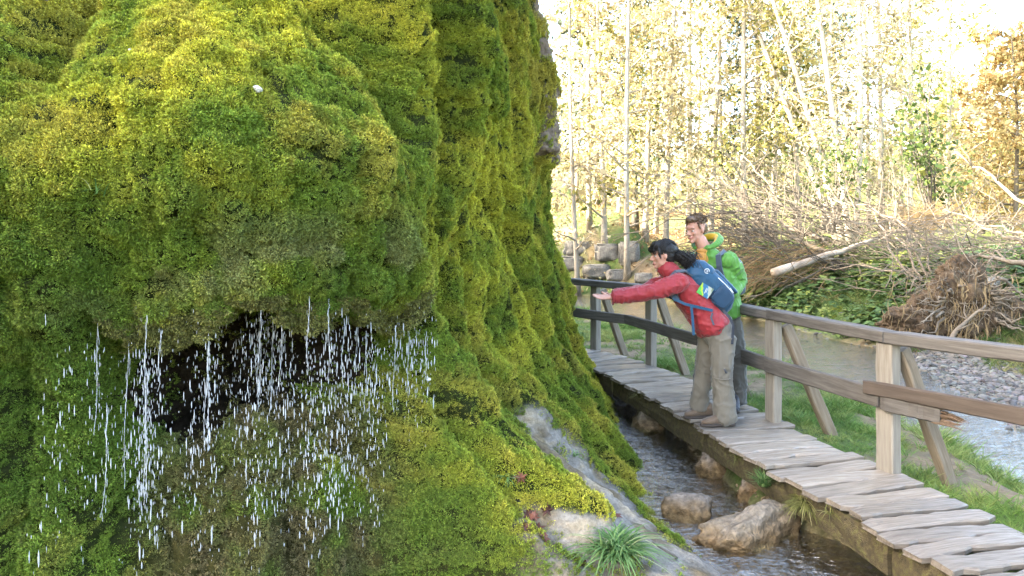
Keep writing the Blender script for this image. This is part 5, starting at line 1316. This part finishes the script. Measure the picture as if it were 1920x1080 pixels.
# backpack: worn, yet a thing of its own
pack = thing('backpack', 'blue daypack with map tucked in the side, on the red-jacketed back', 'backpack', tuple(W(1330, 545)))
paxis = V3(.68, 0, -.73).normalized(); pout = V3(.73, 0, .68).normalized()      # down the back, away from the back
pc = W(1329, 536, 0)
def PK(a, o, y): return pc + paxis * a + pout * o + V3(0, y, 0)
b = Body(); b.loft([(PK(a, o, 0), Yv * hw, pout * dp) for a, o, hw, dp in [(-.215, -.020, .105, .065), (-.17, -.01, .130, .095), (-.08, .0, .145, .118), (.03, .005, .150, .130), (.13, .0, .150, .128), (.20, -.012, .138, .105), (.232, -.022, .115, .075)]], 28, 3.0)
pb_ = b.fuse('pack_body', M_blue, .008, 4, .005, 9, 61, pack)
b = Body(); b.loft([(PK(a, .035, 0), Yv * hw, pout * dp) for a, hw, dp in [(-.228, .09, .055), (-.19, .118, .085), (-.12, .135, .098), (-.085, .138, .098)]], 24, 2.8); b.fuse('top_lid', M_blue, .008, 3, .004, 11, 62, pack)
b = Body(); b.loft([(PK(a, .125, 0), Yv * hw, pout * .022) for a, hw in [(-.06, .085), (.0, .10), (.12, .105), (.19, .09)]], 20, 3); b.fuse('front_panel', M_blue, .008, 3, .003, 12, 63, pack)
b = Body(); b.loft([(PK(a, .0, -.148), pout * hw, Yv * .020) for a, hw in [(.045, .085), (.12, .090), (.19, .075)]], 20, 3); b.fuse('side_pocket', M_blued, .008, 3, .003, 12, 64, pack)
b = Body(); b.loft([(PK(.225, -.01, 0), Yv * .11, pout * .07), (PK(.248, -.02, 0), Yv * .09, pout * .05)], 20, 2.6); b.fuse('pack_base', M_blued, .008, 3, .002, 12, 65, pack)
m = MB(); m.tube([PK(-.03, .085, -.147), PK(.05, .09, -.152), PK(.14, .088, -.149)], .0045, 6); link('silver_zip', m.mesh('silver_zip', M_silver, True), pack)
m = MB(); m.tube([PK(.10, .090, -.151), PK(.125, .090, -.152), PK(.15, .088, -.150)], .008, 6); link('zip_pull', m.mesh('zip_pull', M_silver, True), pack)
m = MB(); lc = PK(-.135, .055, -.138); m.tube([lc + paxis * math.cos(a) * .020 + pout * math.sin(a) * .020 for a in np.linspace(.5, 6.0, 18)], .0035, 6); m.tube([lc + paxis * -.012 + pout * .002, lc + paxis * .002 + pout * .008, lc + paxis * .012 + pout * -.002], .003, 6); m.tube([lc + paxis * .002 + pout * .008, lc + paxis * .004 + pout * -.010], .003, 6)
link('logo', m.mesh('logo', M_silver, True), pack)
def strap(name, pts, w, mat, parent, nrm=(0, 1, 0), th=.006):
    m = MB(); pts = [Vector(p) for p in pts]; V = []
    for i, p in enumerate(pts):
        d = (pts[min(i + 1, len(pts) - 1)] - pts[max(i - 1, 0)]).normalized(); n = Vector(nrm); n = (n - d * n.dot(d)).normalized(); s = d.cross(n)
        V += [p - s * w - n * th, p + s * w - n * th, p + s * w + n * th, p - s * w + n * th]
    F = [(4 * i + k, 4 * i + (k + 1) % 4, 4 * i + 4 + (k + 1) % 4, 4 * i + 4 + k) for i in range(len(pts) - 1) for k in range(4)] + [(0, 3, 2, 1), tuple(4 * (len(pts) - 1) + k for k in range(4))]
    m.add(V, F); return link(name, m.mesh(name, mat), parent)
for s in (-1, 1):
    strap('shoulder_strap', [PK(-.19, -.06, s * .09), W(1278, 506, s * .115), W(1262, 508, s * .118), W(1251, 519, s * .125), W(1250, 536, s * .13), W(1262, 560, s * .150)], .026, M_strap, pack, (-.5, s * .3, .8))
    strap('side_strap', [W(1254, 556, s * .165), W(1275, 566, s * .188), W(1300, 572, s * .190), W(1326, 578, s * .175)], .012, M_blue, pack, (0, s, 0))
strap('hanging_strap', [W(1286, 570, -.195), W(1288, 590, -.20), W(1290, 622, -.205)], .011, M_blue, pack, (0, -1, 0), .003)
strap('hanging_strap', [W(1325, 582, -.19), W(1322, 590, -.195), W(1327, 604, -.195)], .007, M_strap, pack, (0, -1, 0), .003)
strap('hip_belt', [PK(.20, -.07, -.14), W(1358, 592, -.165), W(1364, 606, -.17), W(1362, 640, -.165)], .011, M_boot, pack, (0, -1, 0), .003)
adopt(pack)
# folded map with a printed cover
def map_mat():
    m = bpy.data.materials.new('map_cover'); N, L, B = nodes_of(m); tc = N.new('ShaderNodeTexCoord'); sx = N.new('ShaderNodeSeparateXYZ'); L.new(tc.outputs['Generated'], sx.inputs[0])
    wv = N.new('ShaderNodeTexNoise'); wv.inputs['Scale'].default_value = 5; L.new(tc.outputs['Generated'], wv.inputs['Vector'])
    ad = N.new('ShaderNodeMath'); ad.operation = 'MULTIPLY_ADD'; ad.inputs[1].default_value = .25; L.new(wv.outputs['Fac'], ad.inputs[0]); L.new(sx.outputs['X'], ad.inputs[2])
    r = ramp(N, [(0, (.05, .32, .05)), (.40, (.30, .42, .03)), (.50, (.01, .10, .22)), (.74, (.02, .16, .30)), (.80, (.30, .33, .28)), (1.0, (.12, .16, .10))]); r.color_ramp.interpolation = 'CONSTANT'; L.new(ad.outputs[0], r.inputs['Fac']); L.new(r.outputs['Color'], B.inputs['Base Color']); B.inputs['Roughness'].default_value = .35
    return m
mapo = thing('folded_map', 'folded green and blue map sticking out of the backpack side', 'map', tuple(W(1312, 542, -.178)))
mu = V3(.105, 0, -.065) * .9; mv = V3(-.055, 0, -.085) * .98
mm = MB(); c0 = V3(0, 0, 0); th = V3(0, .004, 0)
P8 = [c0 + mu * a * .5 + mv * b_ * .5 + th * c_ for a in (-1, 1) for b_ in (-1, 1) for c_ in (-1, 1)]
mm.add(P8, [(0, 1, 3, 2), (4, 6, 7, 5), (0, 4, 5, 1), (2, 3, 7, 6), (0, 2, 6, 4), (1, 5, 7, 3)])
link('map_cover', mm.mesh('map_cover', map_mat()), mapo)
mm = MB(); mm.tube([mu * -.02 + mv * -.28 + V3(0, -.006, 0), mu * .06 + mv * .22 + V3(0, -.006, 0)], .003, 5); mm.tube([mu * .07 + mv * -.28 + V3(0, -.006, 0), mu * .13 + mv * .1 + V3(0, -.006, 0)], .002, 5)
link('title_print', mm.mesh('title_print', M_silver), mapo)

# ------------------------------------------------------------------ the man in green, standing behind her
YM = 7.12
def Q(px, py, dy=0.0): return at(px, py, YM) + V3(0, dy, 0)
man = thing('person', 'person in bright green jacket and grey trousers standing behind, smiling', 'person', (1.93, 7.05, 0), (0, 0, 0), 'walkers on the boardwalk')
mf = V3(-.72, -.69, 0).normalized(); ml = V3(0, 0, 1).cross(mf).normalized()          # facing; his left is towards the right of the picture
hm = Q(1306, 431); MR = face_frame((-.84, -.50, -.16)); Z = V3(0, 0, 1)
body = Body(); add_head(body, hm, MR, 1.06)
body.limb([(Q(1326, 474, .02), .066), (Q(1318, 460), .060), (Q(1312, 448), .058)])
body.loft([(Q(1354, 590), ml * .155, mf * .115), (Q(1351, 560), ml * .15, mf * .11), (Q(1342, 510), ml * .17, mf * .115), (Q(1334, 482), ml * .155, mf * .085), (Q(1328, 472), ml * .07, mf * .06)])
sl = Q(1334, 484) + ml * .185; el = Q(1385, 528, -.02); hl = Q(1360, 548, -.20)
sr_ = Q(1334, 484) - ml * .185; er = Q(1298, 535, .10); hrr = Q(1305, 560, -.14)
body.limb([(sl, .062), (el, .045), (hl, .030)]); body.limb([(sr_, .062), (er, .045), (hrr, .030)])
add_hand(body, hl, (hrr - hl) + V3(0, 0, -.05), (-.2, .9, 0), Z, 1.05, .6); add_hand(body, hrr, (hl - hrr) + V3(0, -.03, -.05), (.2, .9, .1), Z, 1.05, .6)
body.limb([(Q(1368, 600, -.03), .09), (Q(1377, 675, -.06), .06), (Q(1378, 748, -.08), .045)]); body.limb([(Q(1338, 600, .05), .09), (Q(1322, 675, .0), .06), (Q(1308, 748, -.10), .045)])
mbod = body.fuse('body', M_skin, .0064, 2, 0, parent=man)
face_bits(hm, MR, mbod, 1.06, False, M_hairn)
b = Body()
b.loft([(Q(1354, 588), ml * .172, mf * .128), (Q(1354, 606), ml * .18, mf * .135)])
b.limb([(Q(1367, 606, -.04), (.118, .108)), (Q(1373, 640, -.05), (.104, .100)), (Q(1378, 680, -.07), (.090, .088)), (Q(1379, 715, -.08), (.084, .082)), (Q(1378, 748, -.09), (.088, .084))])
b.limb([(Q(1339, 606, .04), (.112, .106)), (Q(1330, 640, .02), (.100, .098)), (Q(1320, 680, .0), (.090, .088)), (Q(1312, 715, -.06), (.086, .082)), (Q(1308, 745, -.10), (.088, .084))])
b.fuse('trousers', M_grey, .010, 4, .012, 9, 71, man)
b = Body()
b.loft([(Q(1354, 590), ml * .185, mf * .142), (Q(1354, 575), ml * .186, mf * .142), (Q(1350, 548), ml * .185, mf * .135), (Q(1343, 512), ml * .200, mf * .135), (Q(1336, 488), ml * .190, mf * .108), (Q(1330, 476), ml * .13, mf * .085), (Q(1325, 464), ml * .085, mf * .075)], 26, 2.3)
b.limb([(sl + V3(-.02, 0, 0), .090), (sl + (el - sl) * .4 + V3(.012, 0, 0), .086), (el, .075), (el + (hl - el) * .5, .066), (hl, .056)])
b.limb([(sr_ + V3(.02, 0, 0), .090), (er, .072), (hrr, .056)])
mj = b.fuse('jacket', M_green, .009, 3, .011, 11, 81, man)
b = Body(); m = MB()   # hood: a thick collar roll open at the front, with its yellow lining
hb = Q(1325, 461, .02)
def hood(rad, up, wd, name, mat, seed):
    b = Body(); pts = []
    for a in np.linspace(-2.45, 2.45, 15):
        d = -mf * math.cos(a) + ml * math.sin(a) * 1.02; back = .5 + .5 * math.cos(a)
        pts.append((hb + d * rad * (1 + .25 * back) + Z * (up * back - .055 * (1 - back) + .02), (wd * (.55 + .75 * back), wd * (.55 + .45 * back))))
    b.limb(pts, 12); return b.fuse(name, mat, .008, 3, .004, 20, seed, mj)
hood(.105, .065, .036, 'hood', M_green, 83); hood(.086, .072, .026, 'hood_lining', M_yel, 84)
b = Body(); b.loft([(Q(1325, 484) + mf * .104, ml * .05, Z * .06), (Q(1326, 486) + mf * .05, ml * .06, Z * .06)], 16, 2.2); b.ell(Q(1322, 470) + mf * .040, (.070, .070, .026))
b.fuse('shirt', M_orange, .008, 3, .004, 20, 85, man)
m = MB()
for s in (-1, 1): m.tube([Q(1322, 470) + mf * .075 + ml * s * .062, Q(1326, 490) + mf * .128 + ml * s * .052, Q(1334, 515) + mf * .140 + ml * s * .012], .003, 6)
link('zip', m.mesh('zip', M_yel, True), mj)
# hair: short, brushed up
b = Body(); w2 = lambda x, y, z: hm + MR @ (V3(x, y, z) * 1.06)
b.ell(w2(-.020, 0, .058), (.092, .081, .078), MR); b.ell(w2(-.050, 0, .015), (.062, .079, .075), MR); b.ell(w2(.045, 0, .100), (.052, .066, .034), MR)
for s in (-1, 1): b.limb([(w2(.035, s * .074, .05), .014), (w2(.026, s * .078, .015), .008)])
mh = b.fuse('hair', M_hairn, .007, 2, .006, 38, 91, man)
m = MB(); r = np.random.default_rng(92)
for k in range(260):
    a = r.uniform(0, 6.28); t_ = math.acos(r.uniform(.05, 1)); n = V3(math.sin(t_) * math.cos(a), math.sin(t_) * math.sin(a), math.cos(t_)); p = V3(-.02, 0, .052) + V3(n.x * .092, n.y * .08, n.z * .08)
    if p.x > .055 and p.z < .075: continue
    e = p + n * .016 + V3(.012, r.normal(0, .008), .010); m.tube([w2(*p), w2(*(p.lerp(e, .5) + n * .003)), w2(*e)], [.0045, .004, .001], 5, False)
link('hair_tufts', m.mesh('hair_tufts', M_hairn, True), mh)
shoe(man, Vector((2.11, 7.06, 0)), Vector((2.02, 6.79, 0)), .14, M_boot, .052, name='boot')
shoe(man, Vector((1.765, 7.06, 0)), Vector((1.67, 6.80, 0)), .14, M_boot, .052, name='boot')
adopt(man)
mpk = thing('backpack', 'grey pack behind the green jacket, only its strap showing in front', 'backpack', tuple(Q(1352, 520, .2)))
bk = -mf
b = Body(); b.loft([(Q(1350, 548) + bk * .22, ml * .13, mf * .085), (Q(1347, 520) + bk * .235, ml * .145, mf * .10), (Q(1342, 492) + bk * .225, ml * .14, mf * .09), (Q(1340, 482) + bk * .215, ml * .11, mf * .06)], 22, 2.8); b.fuse('pack_body', M_strap, .010, 4, .004, 9, 95, mpk)
for s in (-1, 1):
    strap('shoulder_strap', [Q(1338, 482) + bk * .16 + ml * s * .10, Q(1336, 470) + bk * .02 + ml * s * .118, Q(1335, 478) + mf * .098 + ml * s * .125, Q(1340, 497) + mf * .138 + ml * s * .130, Q(1346, 520) + mf * .146 + ml * s * .135, Q(1350, 548) + mf * .10 + ml * s * .175], .026, M_strap, mpk, mf, .007)
strap('chest_strap', [Q(1341, 503) + mf * .147 + ml * -.12, Q(1341, 505) + mf * .158, Q(1341, 503) + mf * .147 + ml * .12], .010, M_strap, mpk, mf, .004)
adopt(mpk)
# ================================================================== SMALL THINGS
def on_cliff(px, py):
    """nearest point of the cliff skin on a line of sight, for laying things on it"""
    d = np.stack([960 + 1400 * CP[..., 0] / np.maximum(CP[..., 1], .1) - px, 430 + 1400 * (HEYE - CP[..., 2]) / np.maximum(CP[..., 1], .1) - py], -1)
    e = (d ** 2).sum(-1) + np.where(CP[..., 1] < 1, 1e9, 0) + 4 * CP[..., 1]
    k = np.unravel_index(np.argmin(e), e.shape); return Vector(CP[k]), Vector(CN[k])
p, n_ = on_cliff(1148, 1045)
tuft('grass_tuft', p + V3(0, 0, .02), 300, .34, 1501, 'big bright green grass tuft on the pale tufa apron', 1.05, .9, .0055)
tuft('grass_tuft', (1.95, 4.95, -.14), 460, .17, 1502, 'olive grass tuft between the boulder and the boardwalk planks', 1.2, 1.2, .003, M_tufto)
tuft('grass_tuft', (1.80, 5.32, -.14), 150, .17, 1503, 'blue green grass tuft behind the big boulder', .9, .5, .0035)
for k, (px, py, L, lab) in enumerate([(950, 900, .13, 'small grass sprig on the moss lobe edge'), (1020, 880, .10, 'small grass sprig above the pale apron top'), (1075, 855, .12, 'grass sprig in the moss strip along the channel'), (1180, 850, .12, 'grass sprig on the moss edge over the water'), (1098, 625, .28, 'drooping grass sprig where the moss meets the boardwalk'), (180, 360, .16, 'pale grass sprig high on the shaded moss'), (370, 640, .12, 'grass sprig at the lip above the thickest water strand')]):
    p, n_ = on_cliff(px, py); tuft('grass_sprig', p + n_ * .01, 22, L, 1510 + k, lab, 1.1, 1.0, .0022)
for k, (sx, L, lab) in enumerate([(3.62, .14, 'thin grass sprig on the beam above the ochre footing stone'), (4.75, .12, 'grass sprig on the beam below the shoes of the walker in red'), (6.9, .16, 'grass sprig on the far part of the mossy beam')]):
    pw, dw = walk(sx); tuft('grass_sprig', (pw[0] - dw[1] * .37, pw[1] + dw[0] * .37, -.09), 26, L, 1530 + k, lab, 1.2, 1.1, .0022, M_tufto)
# fallen leaves: lobed, curled
M_fall = noise_mat('fallen_leaf', [(.3, (.055, .018, .012)), (.6, (.13, .05, .03)), (.8, (.20, .10, .07))], 6, 4, .55, .4, 30, .004, rnd=.5)
def maple(seed, s):
    r = random.Random(seed); V = [(0, 0, .004)]; n = 20
    for k in range(n):
        a = 2 * math.pi * k / n; rr = s * (1.0 if k % 4 == 0 else .72 if k % 2 == 0 else .5) * r.uniform(.85, 1.1) * (.45 if k == 10 else 1)
        V.append((math.cos(a) * rr, math.sin(a) * rr, .012 * math.sin(a * 2 + seed) + r.uniform(-.004, .006)))
    b = MB(); b.add(V, [(0, 1 + k, 1 + (k + 1) % n) for k in range(n)]); return b.mesh('fallen_leaf', M_fall)
lm = [maple(k, .045) for k in range(4)]
LV = [(984, 966, 'dark red leaf at the top of the wet leaf cluster on the apron'), (1000, 972, 'dark leaf right of the cluster top on the apron'), (990, 985, 'brown leaf in the middle of the apron leaf cluster'), (1012, 990, 'wet brown leaf right in the apron leaf cluster'), (1018, 1006, 'purple leaf at the bottom of the apron leaf cluster'), (980, 996, 'dark leaf low left in the apron leaf cluster'), (1028, 955, 'single dark leaf right above the apron cluster'), (1085, 1053, 'purple lobed leaf alone below the grass tuft'), (1155, 965, 'small brown leaf by the water streaks on the apron'), (592, 0, ''), (968, 900, 'small dark leaf on the mossy lobe')]
for k, (px, py, lab) in enumerate(LV):
    if not lab: continue
    p, n_ = on_cliff(px, py); q = n_.to_track_quat('Z', 'Y').to_euler(); o = link('fallen_leaf', lm[k % 4], None, lab, 'leaf', 'fallen leaves on the apron', None, p + n_ * .012, q); o.rotation_euler.rotate_axis('Z', k * 1.3); o.scale = (1, 1, 1) if k != 7 else (1.3, 1.3, 1.3)
# pale pebbles and leaf bits stuck in the moss
for k, (px, py, s, lab) in enumerate([(470, 176, .028, 'white stone stuck in the bright moss high on the nose'), (808, 713, .016, 'grey leaf sized stone on the moss right of the cave'), (246, 106, .010, 'tiny pale stone at the left on the bright moss')]):
    p, n_ = on_cliff(px, py); boulder('pale_stone', p + n_ * .04, (s, s * .8, s * .7), 1600 + k, [(-1, (.5, .48, .44)), (1, (.66, .64, .6))], lab, 'stone', 3)
# black twig lying on the apron
p0, _ = on_cliff(1218, 1028); p1, _ = on_cliff(1262, 1052); p2, _ = on_cliff(1290, 1078); mb = MB(); mb.tube([p0 + V3(0, 0, .03), p1 + V3(0, 0, .035), p2 + V3(0, 0, .03)], [.006, .008, .007], 6); link('wet_twig', mb.mesh('wet_twig', M_barkd, True), None, 'black wet twig lying below the big grass tuft', 'twig')
# driftwood root at the top left of the cliff
p, n_ = on_cliff(70, 8); mb = MB(); mb.tube([p + n_ * -.05 + V3(-.12, 0, .06), p + n_ * .05, p + n_ * .06 + V3(.05, 0, -.03)], [.016, .014, .006], 7); link('bare_root', mb.mesh('bare_root', M_dead, True), None, 'bare brown root poking from the moss at the top left', 'root')
